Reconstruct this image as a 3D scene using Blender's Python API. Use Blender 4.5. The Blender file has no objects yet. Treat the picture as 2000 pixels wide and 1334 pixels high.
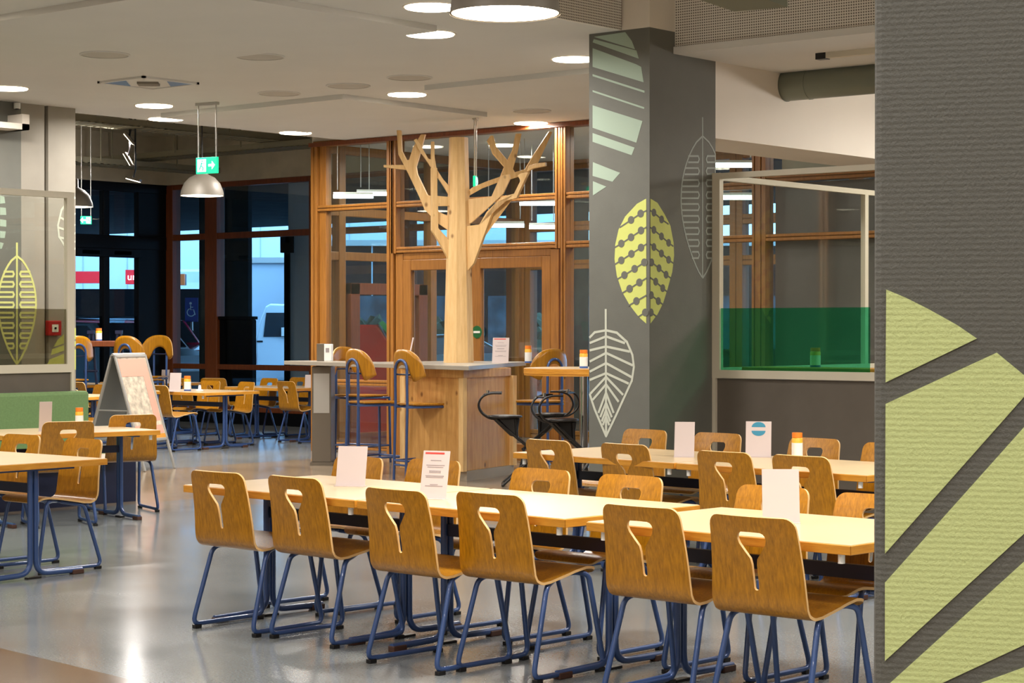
import bpy, bmesh, math, random
from mathutils import Vector, Matrix
R = math.radians
random.seed(7)

# ------------------------------------------------------------------ camera, world, exposure
SC = bpy.context.scene
COL = SC.collection
F_PX, HOR_Y, CAM_H = 3900.0, 637.0, 1.59
PITCH = math.atan((667.0 - HOR_Y) / F_PX)
YAW = R(40)
cd = bpy.data.cameras.new('camera')
cam = bpy.data.objects.new('camera', cd)
COL.objects.link(cam)
cd.sensor_width = 36.0
cd.lens = F_PX / 2000.0 * 36.0
cd.clip_start = 0.1
cd.clip_end = 400
cam.location = (0, 0, CAM_H)
cam.rotation_euler = (R(90) - PITCH, 0, YAW)
SC.camera = cam

w = bpy.data.worlds.new('World')
SC.world = w
w.use_nodes = True
bg = w.node_tree.nodes['Background']
bg.inputs[0].default_value = (0.25, 0.55, 1.0, 1)
bg.inputs[1].default_value = 4.2

SC.view_settings.view_transform = 'Standard'
SC.view_settings.look = 'None'
SC.view_settings.gamma = 1.0
SC.view_settings.use_curve_mapping = False
SC.view_settings.exposure = 0.64
SC.cycles.max_bounces = 8
SC.cycles.diffuse_bounces = 3
SC.cycles.glossy_bounces = 3
SC.cycles.transmission_bounces = 4
SC.cycles.transparent_max_bounces = 14

WARM = (1.0, 0.95, 0.90)
P_DOWN = 39.0      # watts of a recessed downlight
P_PEND = 36.0      # watts of a pendant

# ------------------------------------------------------------------ pixel -> world measuring helpers
_fh = Vector((-math.sin(YAW), math.cos(YAW), 0))
_rt = Vector((math.cos(YAW), math.sin(YAW), 0))
_fw = _fh * math.cos(PITCH) - Vector((0, 0, 1)) * math.sin(PITCH)
_up = Vector((0, 0, 1)) * math.cos(PITCH) + _fh * math.sin(PITCH)
_C = Vector((0, 0, CAM_H))
def ray(px, py): return _fw + _rt * ((px - 1000) / F_PX) + _up * ((667 - py) / F_PX)
def onZ(px, py, z): d = ray(px, py); return _C + d * ((z - CAM_H) / d.z)
def onX(px, py, x): d = ray(px, py); return _C + d * (x / d.x)
def onY(px, py, y): d = ray(px, py); return _C + d * (y / d.y)
def onD(px, py, D): return _C + ray(px, py) * D
def onPl(px, py, p0, n):
    d = ray(px, py); return _C + d * ((p0 - _C).dot(n) / d.dot(n))

# ------------------------------------------------------------------ materials
def srgb(r, g, b):
    f = lambda c: (c / 255 / 12.92) if c / 255 <= 0.04045 else ((c / 255 + 0.055) / 1.055) ** 2.4
    return (f(r), f(g), f(b), 1)
def newmat(name):
    m = bpy.data.materials.new(name); m.use_nodes = True
    return m, m.node_tree, m.node_tree.nodes['Principled BSDF']
def mat(name, c, rough=0.5, metal=0.0, noise=0.0, nscale=20, bump=0.0, bscale=200, spec=0.5, coat=0.0):
    m, nt, b = newmat(name)
    b.inputs['Base Color'].default_value = c
    b.inputs['Roughness'].default_value = rough
    b.inputs['Metallic'].default_value = metal
    b.inputs['Specular IOR Level'].default_value = spec
    b.inputs['Coat Weight'].default_value = coat
    tc = nt.nodes.new('ShaderNodeTexCoord')
    if noise:
        n = nt.nodes.new('ShaderNodeTexNoise'); n.inputs['Scale'].default_value = nscale; n.inputs['Detail'].default_value = 4
        nt.links.new(tc.outputs['Object'], n.inputs['Vector'])
        r = nt.nodes.new('ShaderNodeValToRGB')
        r.color_ramp.elements[0].position = 0.3; r.color_ramp.elements[1].position = 0.7
        r.color_ramp.elements[0].color = [v * (1 - noise) for v in c[:3]] + [1]
        r.color_ramp.elements[1].color = [min(1, v * (1 + noise)) for v in c[:3]] + [1]
        nt.links.new(n.outputs['Fac'], r.inputs[0]); nt.links.new(r.outputs[0], b.inputs['Base Color'])
    if bump:
        n = nt.nodes.new('ShaderNodeTexNoise'); n.inputs['Scale'].default_value = bscale
        nt.links.new(tc.outputs['Object'], n.inputs['Vector'])
        bm_ = nt.nodes.new('ShaderNodeBump'); bm_.inputs['Strength'].default_value = bump; bm_.inputs['Distance'].default_value = 0.002
        nt.links.new(n.outputs['Fac'], bm_.inputs['Height']); nt.links.new(bm_.outputs[0], b.inputs['Normal'])
    return m
def wood(name, c1, c2, scale=(18, 18, 1.6), rough=0.4, knots=0, coat=0.0):
    m, nt, b = newmat(name)
    b.inputs['Roughness'].default_value = rough
    b.inputs['Coat Weight'].default_value = coat
    b.inputs['Coat Roughness'].default_value = 0.25
    tc = nt.nodes.new('ShaderNodeTexCoord'); mp = nt.nodes.new('ShaderNodeMapping')
    mp.inputs['Scale'].default_value = scale
    nt.links.new(tc.outputs['Object'], mp.inputs['Vector'])
    n = nt.nodes.new('ShaderNodeTexNoise'); n.inputs['Scale'].default_value = 3; n.inputs['Detail'].default_value = 6; n.inputs['Roughness'].default_value = 0.65
    nt.links.new(mp.outputs[0], n.inputs['Vector'])
    r = nt.nodes.new('ShaderNodeValToRGB')
    r.color_ramp.elements[0].position = 0.32; r.color_ramp.elements[1].position = 0.68
    r.color_ramp.elements[0].color = c1; r.color_ramp.elements[1].color = c2
    nt.links.new(n.outputs['Fac'], r.inputs[0])
    out = r.outputs[0]
    if knots:
        v = nt.nodes.new('ShaderNodeTexVoronoi'); v.inputs['Scale'].default_value = knots
        mp2 = nt.nodes.new('ShaderNodeMapping'); mp2.inputs['Scale'].default_value = (1, 1, 0.75)
        nt.links.new(tc.outputs['Object'], mp2.inputs['Vector']); nt.links.new(mp2.outputs[0], v.inputs['Vector'])
        kr = nt.nodes.new('ShaderNodeValToRGB')
        kr.color_ramp.elements[0].position = 0.05; kr.color_ramp.elements[0].color = (0.22, 0.1, 0.03, 1)
        kr.color_ramp.elements[1].position = 0.13; kr.color_ramp.elements[1].color = (1, 1, 1, 1)
        nt.links.new(v.outputs['Distance'], kr.inputs[0])
        mx = nt.nodes.new('ShaderNodeMixRGB'); mx.blend_type = 'MULTIPLY'; mx.inputs[0].default_value = 0.75
        nt.links.new(out, mx.inputs[1]); nt.links.new(kr.outputs[0], mx.inputs[2]); out = mx.outputs[0]
    nt.links.new(out, b.inputs['Base Color'])
    return m
def emis(name, c, s):
    m, nt, b = newmat(name)
    b.inputs['Base Color'].default_value = c
    b.inputs['Emission Color'].default_value = c
    b.inputs['Emission Strength'].default_value = s
    return m
def glassmat(name, tint=(0.92, 0.96, 0.95, 1), refl=1.0, rough=0.0):
    m = bpy.data.materials.new(name); m.use_nodes = True; nt = m.node_tree
    nt.nodes.clear()
    o = nt.nodes.new('ShaderNodeOutputMaterial'); mx = nt.nodes.new('ShaderNodeMixShader')
    t = nt.nodes.new('ShaderNodeBsdfTransparent'); g = nt.nodes.new('ShaderNodeBsdfGlossy')
    t.inputs[0].default_value = tint; g.inputs['Roughness'].default_value = rough
    fr = nt.nodes.new('ShaderNodeFresnel'); ge = nt.nodes.new('ShaderNodeNewGeometry'); io = nt.nodes.new('ShaderNodeMapRange')
    io.inputs[3].default_value = 1.55; io.inputs[4].default_value = 1 / 1.55
    nt.links.new(ge.outputs['Backfacing'], io.inputs[0]); nt.links.new(io.outputs[0], fr.inputs[0])
    mu = nt.nodes.new('ShaderNodeMath'); mu.operation = 'MULTIPLY'; mu.inputs[1].default_value = refl
    nt.links.new(fr.outputs[0], mu.inputs[0]); nt.links.new(mu.outputs[0], mx.inputs[0])
    nt.links.new(t.outputs[0], mx.inputs[1]); nt.links.new(g.outputs[0], mx.inputs[2]); nt.links.new(mx.outputs[0], o.inputs[0])
    return m

M = {}
M['ply'] = wood('chair_plywood', srgb(142, 92, 4), srgb(188, 128, 16), (34, 34, 1.6), 0.34, coat=0.25)
M['plyedge'] = mat('plywood_edge', srgb(222, 180, 120), 0.5)
M['blue'] = mat('blue_steel', srgb(52, 78, 128), 0.32, 0.15, coat=0.4)
M['navy'] = mat('navy_steel', srgb(24, 32, 60), 0.4)
M['black'] = mat('black_plastic', srgb(22, 20, 20), 0.35)
M['brown_cap'] = mat('worn_brown_cap', srgb(70, 42, 30), 0.6)
M['lam'] = mat('cream_laminate', srgb(214, 188, 148), 0.28, noise=0.04, nscale=3)
M['edge'] = wood('beech_edge', srgb(196, 128, 34), srgb(222, 158, 58), (2, 2, 18), 0.4)
M['pine'] = wood('pine', srgb(214, 172, 112), srgb(236, 200, 142), (10, 10, 0.9), 0.55, knots=5)
M['pinebar'] = wood('pine_bar_panel', srgb(186, 132, 66), srgb(216, 166, 96), (8, 8, 0.8), 0.5, knots=5)
M['facade'] = wood('orange_timber', srgb(136, 88, 32), srgb(166, 110, 46), (20, 20, 1), 0.38, coat=0.2)
M['facade_dark'] = wood('brown_timber', srgb(104, 52, 24), srgb(132, 70, 34), (20, 20, 1), 0.4)
M['wht'] = mat('white_paint', srgb(226, 218, 205), 0.6, noise=0.02, nscale=2)
M['ceil'] = mat('ceiling_paint', srgb(217, 216, 212), 0.8, noise=0.02, nscale=1.5)
M['conc'] = mat('raw_concrete', srgb(186, 176, 154), 0.85, noise=0.12, nscale=3)
M['concg'] = mat('grey_concrete', srgb(110, 118, 116), 0.8, noise=0.2, nscale=4)
M['paint'] = mat('dark_grey_paint', srgb(104, 104, 96), 0.7, noise=0.04, nscale=6, bump=0.5, bscale=150)
M['paintdk'] = mat('panel_grey_paint', srgb(96, 88, 78), 0.7, noise=0.05, nscale=6)
M['pillar'] = mat('grey_pillar_paint', srgb(150, 144, 132), 0.7, noise=0.07, nscale=3)
M['lime'] = mat('lime_print', srgb(206, 212, 116), 0.7, noise=0.03, nscale=8)
M['mint'] = mat('mint_print', srgb(160, 178, 160), 0.7)
M['pale'] = mat('pale_print', srgb(196, 198, 182), 0.7)
M['slate'] = mat('slate_print', srgb(158, 166, 160), 0.7)
M['yell'] = mat('yellow_print', srgb(206, 208, 130), 0.7)
M['rail'] = mat('cream_powder_coat', srgb(206, 198, 178), 0.4)
M['alu'] = mat('aluminium', srgb(190, 188, 182), 0.35, 0.6)
M['chrome'] = mat('chrome', srgb(210, 210, 210), 0.12, 1.0)
M['steel'] = mat('brushed_steel', srgb(120, 112, 100), 0.4, 0.7)
M['glass'] = glassmat('window_glass', refl=1.3)
M['glassin'] = glassmat('screen_glass', (0.95, 0.96, 0.94, 1), 0.7)
M['film'] = glassmat('smoky_film', (0.62, 0.60, 0.52, 1), 0.6)
M['green_film'] = glassmat('green_film', (0.16, 0.66, 0.42, 1), 1.0)
def filmmat(name, tint, body, k):
    m = glassmat(name, tint, 1.0); nt = m.node_tree; o = nt.nodes['Material Output']; src = o.inputs[0].links[0].from_socket
    d_ = nt.nodes.new('ShaderNodeBsdfDiffuse'); d_.inputs[0].default_value = body; mx = nt.nodes.new('ShaderNodeMixShader'); mx.inputs[0].default_value = k
    nt.links.new(src, mx.inputs[1]); nt.links.new(d_.outputs[0], mx.inputs[2]); nt.links.new(mx.outputs[0], o.inputs[0]); return m
M['green_film'] = filmmat('green_film_body', (0.34, 0.80, 0.62, 1), srgb(30, 140, 90), 0.10)
M['felt'] = mat('green_felt', srgb(116, 146, 96), 0.9, noise=0.08, nscale=60)
M['red'] = mat('red_paint', srgb(176, 22, 22), 0.4)
M['redsign'] = emis('red_lit_sign', srgb(190, 30, 40), 0.7)
M['whitesign'] = emis('white_lit_letter', (1, 1, 1, 1), 1.6)
M['orange'] = mat('orange_panel', srgb(226, 110, 50), 0.5)
M['card'] = mat('paper_card', srgb(200, 186, 182), 0.5)
M['cardpink'] = mat('pink_print', srgb(232, 160, 140), 0.5)
M['cardred'] = mat('red_print', srgb(214, 60, 50), 0.5)
M['ink'] = mat('grey_ink', srgb(150, 140, 140), 0.6)
M['teal'] = mat('teal_print', srgb(40, 130, 160), 0.5)
M['shaker'] = mat('yellow_plastic', srgb(240, 178, 50), 0.4)
M['shakercap'] = mat('orange_cap', srgb(236, 130, 40), 0.4)
M['white'] = mat('white_plastic', srgb(235, 235, 230), 0.4)
M['bluelabel'] = mat('blue_label', srgb(60, 100, 170), 0.5)
M['grey'] = mat('grey_plastic', srgb(120, 122, 118), 0.5)
M['lampgrey'] = mat('lamp_enamel', srgb(124, 117, 106), 0.5, 0.1)
M['lampin'] = mat('lamp_inside', srgb(245, 235, 215), 0.6)
M['disc'] = emis('lamp_glow', (1.0, 0.86, 0.66, 1), 9)
M['tube'] = emis('tube_reflection_glow', (0.82, 0.98, 1.0, 1), 5)
M['exit'] = emis('exit_green', srgb(0, 172, 120), 1.3)
M['exitw'] = emis('exit_white', (1, 1, 1, 1), 1.6)
M['outblack'] = mat('matt_black', srgb(10, 11, 13), 0.95, spec=0.05)
M['asphalt'] = mat('asphalt', srgb(110, 118, 124), 0.8, noise=0.1, nscale=2)
M['bldg'] = mat('white_cladding', srgb(226, 232, 236), 0.7)
M['bldg2'] = mat('grey_render', srgb(188, 196, 204), 0.8)
M['vanw'] = mat('white_car_paint', srgb(226, 234, 238), 0.25, coat=0.5)
M['carred'] = mat('red_car_paint', srgb(200, 40, 70), 0.25, coat=0.5)
M['darkglass'] = mat('dark_car_glass', srgb(40, 50, 55), 0.1)
M['rubber'] = mat('rubber', srgb(20, 20, 22), 0.8)
M['signblue'] = mat('blue_sign', srgb(24, 50, 140), 0.4)
M['dkframe'] = mat('black_frame', srgb(8, 9, 12), 0.5, spec=0.2)
M['frost'] = glassmat('frosted_film', (0.55, 0.62, 0.66, 1), 0.5, 0.3)
M['blind'] = mat('dark_grey_blind', srgb(126, 112, 113), 0.35, noise=0.15, nscale=1.2)
M['soffit'] = mat('dark_soffit', srgb(46, 54, 56), 0.9, noise=0.25, nscale=2, spec=0.1)
M['tray'] = mat('galvanised_tray', srgb(140, 134, 112), 0.5, 0.3)
M['duct'] = mat('sheet_metal_duct', srgb(128, 132, 118), 0.4, 0.4)
M['skyrefl'] = mat('painted_sky_reflection', srgb(170, 200, 240), 0.15)
M['seam'] = mat('shadow_gap_paint', srgb(60, 56, 50), 0.8)
M['greencloth'] = mat('bright_green_cloth', srgb(60, 190, 130), 0.7)

# ---- floor: terrazzo-like linoleum with grey, brown and tan fields
def floor_mat():
    m, nt, b = newmat('polished_linoleum')
    L = nt.links.new
    tc = nt.nodes.new('ShaderNodeTexCoord'); sp = nt.nodes.new('ShaderNodeSeparateXYZ'); L(tc.outputs['Object'], sp.inputs[0])
    def cmp(sock, op, v):
        n = nt.nodes.new('ShaderNodeMath'); n.operation = op; L(sock, n.inputs[0]); n.inputs[1].default_value = v; return n.outputs[0]
    def comb(a, op, c):
        n = nt.nodes.new('ShaderNodeMath'); n.operation = op; L(a, n.inputs[0]); L(c, n.inputs[1]); return n.outputs[0]
    X, Y = sp.outputs[0], sp.outputs[1]
    skew = nt.nodes.new('ShaderNodeMath'); skew.operation = 'MULTIPLY_ADD'; L(X, skew.inputs[0]); skew.inputs[1].default_value = 0.128; L(Y, skew.inputs[2])
    brown = cmp(skew.outputs[0], 'LESS_THAN', 4.862)
    tan = comb(cmp(X, 'GREATER_THAN', -17.23), 'MULTIPLY', comb(cmp(X, 'LESS_THAN', -14.05), 'MAXIMUM', cmp(Y, 'GREATER_THAN', 12.15)))
    n1 = nt.nodes.new('ShaderNodeTexNoise'); n1.inputs['Scale'].default_value = 90; n1.inputs['Detail'].default_value = 5; L(tc.outputs['Object'], n1.inputs['Vector'])
    n2 = nt.nodes.new('ShaderNodeTexNoise'); n2.inputs['Scale'].default_value = 0.9; n2.inputs['Detail'].default_value = 3; L(tc.outputs['Object'], n2.inputs['Vector'])
    def ramp(c):
        r = nt.nodes.new('ShaderNodeValToRGB'); r.color_ramp.elements[0].position = 0.3; r.color_ramp.elements[1].position = 0.7
        r.color_ramp.elements[0].color = [v * 0.8 for v in c[:3]] + [1]; r.color_ramp.elements[1].color = [v * 1.15 for v in c[:3]] + [1]
        L(n1.outputs['Fac'], r.inputs[0]); return r.outputs[0]
    def mix(f, a, c):
        mx = nt.nodes.new('ShaderNodeMixRGB'); L(f, mx.inputs[0]); L(a, mx.inputs[1]); L(c, mx.inputs[2]); return mx.outputs[0]
    c = mix(tan, ramp(srgb(126, 130, 130)), ramp(srgb(142, 126, 106)))
    c = mix(brown, c, ramp(srgb(104, 86, 68)))
    L(c, b.inputs['Base Color'])
    rr = nt.nodes.new('ShaderNodeMapRange'); rr.inputs[1].default_value = 0.3; rr.inputs[2].default_value = 0.7; rr.inputs[3].default_value = 0.13; rr.inputs[4].default_value = 0.22
    L(n2.outputs['Fac'], rr.inputs[0]); L(rr.outputs[0], b.inputs['Roughness'])
    bp = nt.nodes.new('ShaderNodeBump'); bp.inputs['Strength'].default_value = 0.04; bp.inputs['Distance'].default_value = 0.01
    n3 = nt.nodes.new('ShaderNodeTexNoise'); n3.inputs['Scale'].default_value = 2.5; L(tc.outputs['Object'], n3.inputs['Vector'])
    L(n3.outputs['Fac'], bp.inputs['Height']); L(bp.outputs[0], b.inputs['Normal'])
    b.inputs['Specular IOR Level'].default_value = 0.6
    return m
M['floor'] = floor_mat()

def perf_mat(name, ax):
    m, nt, b = newmat(name); L = nt.links.new
    b.inputs['Roughness'].default_value = 0.6
    tc = nt.nodes.new('ShaderNodeTexCoord'); sp = nt.nodes.new('ShaderNodeSeparateXYZ'); L(tc.outputs['Object'], sp.inputs[0])
    def fr(s):
        a = nt.nodes.new('ShaderNodeMath'); a.operation = 'MULTIPLY'; a.inputs[1].default_value = 48; L(s, a.inputs[0])
        f = nt.nodes.new('ShaderNodeMath'); f.operation = 'FRACT'; L(a.outputs[0], f.inputs[0])
        g = nt.nodes.new('ShaderNodeMath'); g.operation = 'SUBTRACT'; g.inputs[1].default_value = 0.5; L(f.outputs[0], g.inputs[0])
        h = nt.nodes.new('ShaderNodeMath'); h.operation = 'POWER'; h.inputs[1].default_value = 2; L(g.outputs[0], h.inputs[0])
        return h.outputs[0]
    ad = nt.nodes.new('ShaderNodeMath'); ad.operation = 'ADD'; L(fr(sp.outputs[ax]), ad.inputs[0]); L(fr(sp.outputs[2]), ad.inputs[1])
    lt = nt.nodes.new('ShaderNodeMath'); lt.operation = 'LESS_THAN'; lt.inputs[1].default_value = 0.09; L(ad.outputs[0], lt.inputs[0])
    mx = nt.nodes.new('ShaderNodeMixRGB'); L(lt.outputs[0], mx.inputs[0]); mx.inputs[1].default_value = srgb(228, 224, 216); mx.inputs[2].default_value = srgb(112, 106, 98)
    L(mx.outputs[0], b.inputs['Base Color'])
    return m
M['perfX'] = perf_mat('perforated_panel_a', 0)
M['perfY'] = perf_mat('perforated_panel_b', 1)

def wallpaper_mat(name, c):
    m, nt, b = newmat(name); L = nt.links.new
    b.inputs['Roughness'].default_value = 0.55
    tc = nt.nodes.new('ShaderNodeTexCoord')
    wv = nt.nodes.new('ShaderNodeTexWave'); wv.bands_direction = 'Z'; wv.inputs['Scale'].default_value = 70; wv.inputs['Distortion'].default_value = 3.0; wv.inputs['Detail'].default_value = 3; wv.inputs['Detail Scale'].default_value = 9.0; wv.inputs['Detail Roughness'].default_value = 0.7
    L(tc.outputs['Object'], wv.inputs['Vector'])
    mp = nt.nodes.new('ShaderNodeMapping'); mp.inputs['Scale'].default_value = (420, 420, 300); L(tc.outputs['Object'], mp.inputs['Vector'])
    n = nt.nodes.new('ShaderNodeTexNoise'); n.inputs['Scale'].default_value = 1; n.inputs['Detail'].default_value = 2; L(mp.outputs[0], n.inputs['Vector'])
    ad = nt.nodes.new('ShaderNodeMath'); ad.operation = 'MULTIPLY_ADD'; L(n.outputs['Fac'], ad.inputs[0]); ad.inputs[1].default_value = 3.0; L(wv.outputs['Fac'], ad.inputs[2])
    bp = nt.nodes.new('ShaderNodeBump'); bp.inputs['Strength'].default_value = 0.30; bp.inputs['Distance'].default_value = 0.001
    L(ad.outputs[0], bp.inputs['Height']); L(bp.outputs[0], b.inputs['Normal'])
    b.inputs['Base Color'].default_value = c
    return m
M['weave'] = wallpaper_mat('woven_wallpaper', srgb(98, 99, 94))
M['weavelime'] = wallpaper_mat('woven_wallpaper_lime', srgb(206, 220, 152))

# ------------------------------------------------------------------ mesh builder
class MB:
    def __init__(s): s.v = []; s.f = []; s.sm = []; s.mi = []
    def add(s, vs, fs, smooth=False, mi=0):
        o = len(s.v); s.v += [tuple(v) for v in vs]
        for f in fs: s.f.append([i + o for i in f]); s.sm.append(smooth); s.mi.append(mi)
        return s
    def box(s, a, b, rot=None, about=(0, 0, 0), mi=0):
        x0, y0, z0 = a; x1, y1, z1 = b
        if x0 > x1: x0, x1 = x1, x0
        if y0 > y1: y0, y1 = y1, y0
        if z0 > z1: z0, z1 = z1, z0
        vs = [Vector(p) for p in ((x0,y0,z0),(x1,y0,z0),(x1,y1,z0),(x0,y1,z0),(x0,y0,z1),(x1,y0,z1),(x1,y1,z1),(x0,y1,z1))]
        if rot is not None:
            A = Vector(about); vs = [rot @ (v - A) + A for v in vs]
        return s.add(vs, [(0,3,2,1),(4,5,6,7),(0,1,5,4),(1,2,6,5),(2,3,7,6),(3,0,4,7)], mi=mi)
    def prism(s, pts, off, mi=0):
        """closed polygon of 3-D points extruded by the vector off"""
        n = len(pts); P = [Vector(p) for p in pts]; Q = [p + Vector(off) for p in P]
        nrm = Vector((0, 0, 0))
        for i in range(n): nrm += P[i].cross(P[(i + 1) % n])
        if nrm.dot(Vector(off)) > 0: P2 = list(range(n))[::-1]; flip = False
        else: P2 = list(range(n)); flip = True
        fs = [P2, [i + n for i in P2[::-1]]]
        for i in range(n):
            j = (i + 1) % n
            fs.append((i, j, j + n, i + n) if not flip else (j, i, i + n, j + n))
        return s.add(P + Q, fs, mi=mi)
    def tube(s, pts, r, n=8, caps=True, fil=0.0, closed=False, r2=None):
        P = [Vector(p) for p in pts]
        if fil:
            Q = [P[0]]
            for i in range(1, len(P) - 1):
                a, b, c = P[i - 1], P[i], P[i + 1]
                l1, l2 = (a - b).length, (c - b).length
                t = min(fil, l1 * 0.49, l2 * 0.49)
                p, q = b + (a - b).normalized() * t, b + (c - b).normalized() * t
                for k in range(6):
                    u = k / 5; Q.append(p * (1 - u) ** 2 + b * 2 * u * (1 - u) + q * u ** 2)
            Q.append(P[-1]); P = Q
        vs = []; fs = []
        m = len(P); T = []
        for i in range(m):
            if closed: d = P[(i + 1) % m] - P[i - 1]
            else: d = P[min(i + 1, m - 1)] - P[max(i - 1, 0)]
            T.append(d.normalized() if d.length > 1e-9 else Vector((0, 0, 1)))
        up = Vector((0, 0, 1)) if abs(T[0].z) < 0.9 else Vector((1, 0, 0))
        nx = T[0].cross(up).normalized()
        for i in range(m):
            nx = (nx - T[i] * nx.dot(T[i])).normalized(); ny = T[i].cross(nx)
            rr = r if r2 is None else r + (r2 - r) * i / (m - 1)
            for k in range(n):
                a = 2 * math.pi * k / n; vs.append(P[i] + nx * rr * math.cos(a) + ny * rr * math.sin(a))
        for i in range(m if closed else m - 1):
            for k in range(n):
                a, b = i * n + k, i * n + (k + 1) % n; c, d = ((i + 1) % m) * n + (k + 1) % n, ((i + 1) % m) * n + k
                fs.append((a, b, c, d))
        s.add(vs, fs, True)
        if caps and not closed:
            s.add(vs[:n], [list(range(n))[::-1]]); s.add(vs[-n:], [list(range(n))])
        return s
    def cyl(s, c, r, h, n=24, r2=None, mi=0, smooth=True):
        r2 = r if r2 is None else r2; c = Vector(c)
        a = [c + Vector((r * math.cos(2*math.pi*k/n), r * math.sin(2*math.pi*k/n), 0)) for k in range(n)]
        b = [c + Vector((r2 * math.cos(2*math.pi*k/n), r2 * math.sin(2*math.pi*k/n), h)) for k in range(n)]
        s.add(a + b, [(k, (k + 1) % n, n + (k + 1) % n, n + k) for k in range(n)], smooth, mi)
        s.add(a, [list(range(n))[::-1]], False, mi); s.add(b, [list(range(n))], False, mi)
        return s
    def lathe(s, prof, n=32, c=(0, 0, 0), mi=0):
        c = Vector(c); vs = []
        for r, z in prof:
            for k in range(n):
                a = 2 * math.pi * k / n; vs.append(c + Vector((r * math.cos(a), r * math.sin(a), z)))
        fs = []
        for i in range(len(prof) - 1):
            for k in range(n):
                fs.append((i * n + k, i * n + (k + 1) % n, (i + 1) * n + (k + 1) % n, (i + 1) * n + k))
        return s.add(vs, fs, True, mi)
    def xf(s, mtx): s.v = [tuple(mtx @ Vector(v)) for v in s.v]; return s
    def build(s, name, m, parent=None, bevel=0.0, loc=None, rotz=0.0, weld=False):
        me = bpy.data.meshes.new(name)
        if loc is not None and parent is None:
            pass
        me.from_pydata(s.v, [], s.f)
        for p, q, i in zip(me.polygons, s.sm, s.mi): p.use_smooth = q; p.material_index = i
        for x in (m if isinstance(m, (list, tuple)) else [m]): me.materials.append(x)
        me.update()
        if weld:
            b = bmesh.new(); b.from_mesh(me); bmesh.ops.remove_doubles(b, verts=b.verts, dist=1e-5); b.to_mesh(me); b.free()
        o = bpy.data.objects.new(name, me); COL.objects.link(o)
        if parent: o.parent = parent
        if loc is not None: o.location = loc
        if rotz: o.rotation_euler = (0, 0, rotz)
        if bevel:
            md = o.modifiers.new('bevel', 'BEVEL'); md.width = bevel; md.segments = 2; md.limit_method = 'ANGLE'; md.angle_limit = R(40)
        return o
def thing(name, label, cat, loc=(0, 0, 0), rotz=0.0, group=None):
    o = bpy.data.objects.new(name, None); COL.objects.link(o)
    o.empty_display_size = 0.1
    o.location = loc; o.rotation_euler = (0, 0, rotz)
    o['label'] = label; o['category'] = cat
    if group: o['group'] = group
    return o
def tag(o, label, cat, group=None, kind=None):
    o['label'] = label; o['category'] = cat
    if group: o['group'] = group
    if kind: o['kind'] = kind
    return o
def struct(o, label=None):
    o['kind'] = 'structure'
    if label: o['label'] = label
    return o
def dup(root, loc, rotz, label, group=None):
    r = root.copy(); COL.objects.link(r); r.location = loc; r.rotation_euler = (0, 0, rotz)
    r['label'] = label
    if group: r['group'] = group
    for ch in list(root.children):
        c = ch.copy(); COL.objects.link(c); c.parent = r
        for g in list(ch.children):
            d = g.copy(); COL.objects.link(d); d.parent = c
    return r
def text_mesh(name, txt, size, m, parent, mtx, ext=0.002):
    cu = bpy.data.curves.new(name, 'FONT'); cu.body = txt; cu.size = size; cu.extrude = ext; cu.align_x = 'CENTER'; cu.align_y = 'CENTER'
    t = bpy.data.objects.new(name, cu); COL.objects.link(t)
    bpy.context.view_layer.update()
    me = bpy.data.meshes.new_from_object(t.evaluated_get(bpy.context.evaluated_depsgraph_get()))
    COL.objects.unlink(t); bpy.data.objects.remove(t)
    me.transform(mtx); me.materials.clear(); me.materials.append(m)
    o = bpy.data.objects.new(name, me); COL.objects.link(o); o.parent = parent
    return o
def arealight(name, loc, size, power, color=WARM, parent=None, rot=(0, 0, 0), spread=160, shape='DISK'):
    l = bpy.data.lights.new(name, 'AREA'); l.shape = shape; l.size = size; l.energy = power; l.color = color; l.spread = R(spread)
    o = bpy.data.objects.new(name, l); COL.objects.link(o); o.location = loc; o.rotation_euler = rot
    if parent: o.parent = parent
    return o

# ------------------------------------------------------------------ setting
ZC = 3.92                # suspended ceiling
YF = 17.93               # timber facade
YW = 22.06               # far window wall
XV = -18.32              # facade corner / vestibule side
XE = -26.08              # entrance wall
XS = -9.49               # edge of suspended ceiling

struct(MB().box((-27, -4, -0.1), (5, YW + 0.1, 0)).build('floor', M['floor']), 'polished grey floor with brown and tan fields')
c = MB()
c.box((-17.7, -4, ZC), (XS, YF - 0.02, ZC + 0.25))
struct(c.build('ceiling', M['ceil']), 'beige suspended ceiling')
c = MB(); c.box((-27, -4, 4.75), (5, YW + 0.1, 4.95))
struct(c.build('ceiling_upper', M['conc']), 'raw concrete ceiling above')
# shallow lowered ceiling plates, each with its own edge
c = MB()
c.box((-13.2, 9.0, ZC - 0.045), (-10.41, 11.50, ZC)); c.box((-17.0, 14.28, ZC - 0.05), (-14.2, 16.5, ZC)); c.box((-13.07, 14.26, ZC - 0.05), (-9.9, 16.6, ZC))
struct(c.build('trim_1', M['ceil']), 'shallow lowered plates in the ceiling')
c = MB(); c.box((XS, -4, ZC), (XS + 0.04, 12.6, 4.75))
struct(c.build('wall_fascia_left', M['perfY']), 'perforated panel at the edge of the ceiling')
c = MB(); c.box((-9.19, 12.96, 3.80), (5, 13.0, 4.75))
struct(c.build('wall_fascia_right', M['perfX']), 'perforated panel over the soffit')
c = MB(); c.box((-9.19, 12.94, 3.745), (5, 13.02, 3.80)); c.box((-9.19, 13.02, 3.745), (5, YF, 3.80))
struct(c.build('ceiling_soffit', M['ceil']), 'plain soffit behind the square column')
# beam running back from the square column
c = MB(); c.box((-9.88, 13.53, 3.12), (-9.19, YF - 0.1, 3.745))
struct(c.build('wall_beam', M['wht']), 'white downstand beam')
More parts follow.
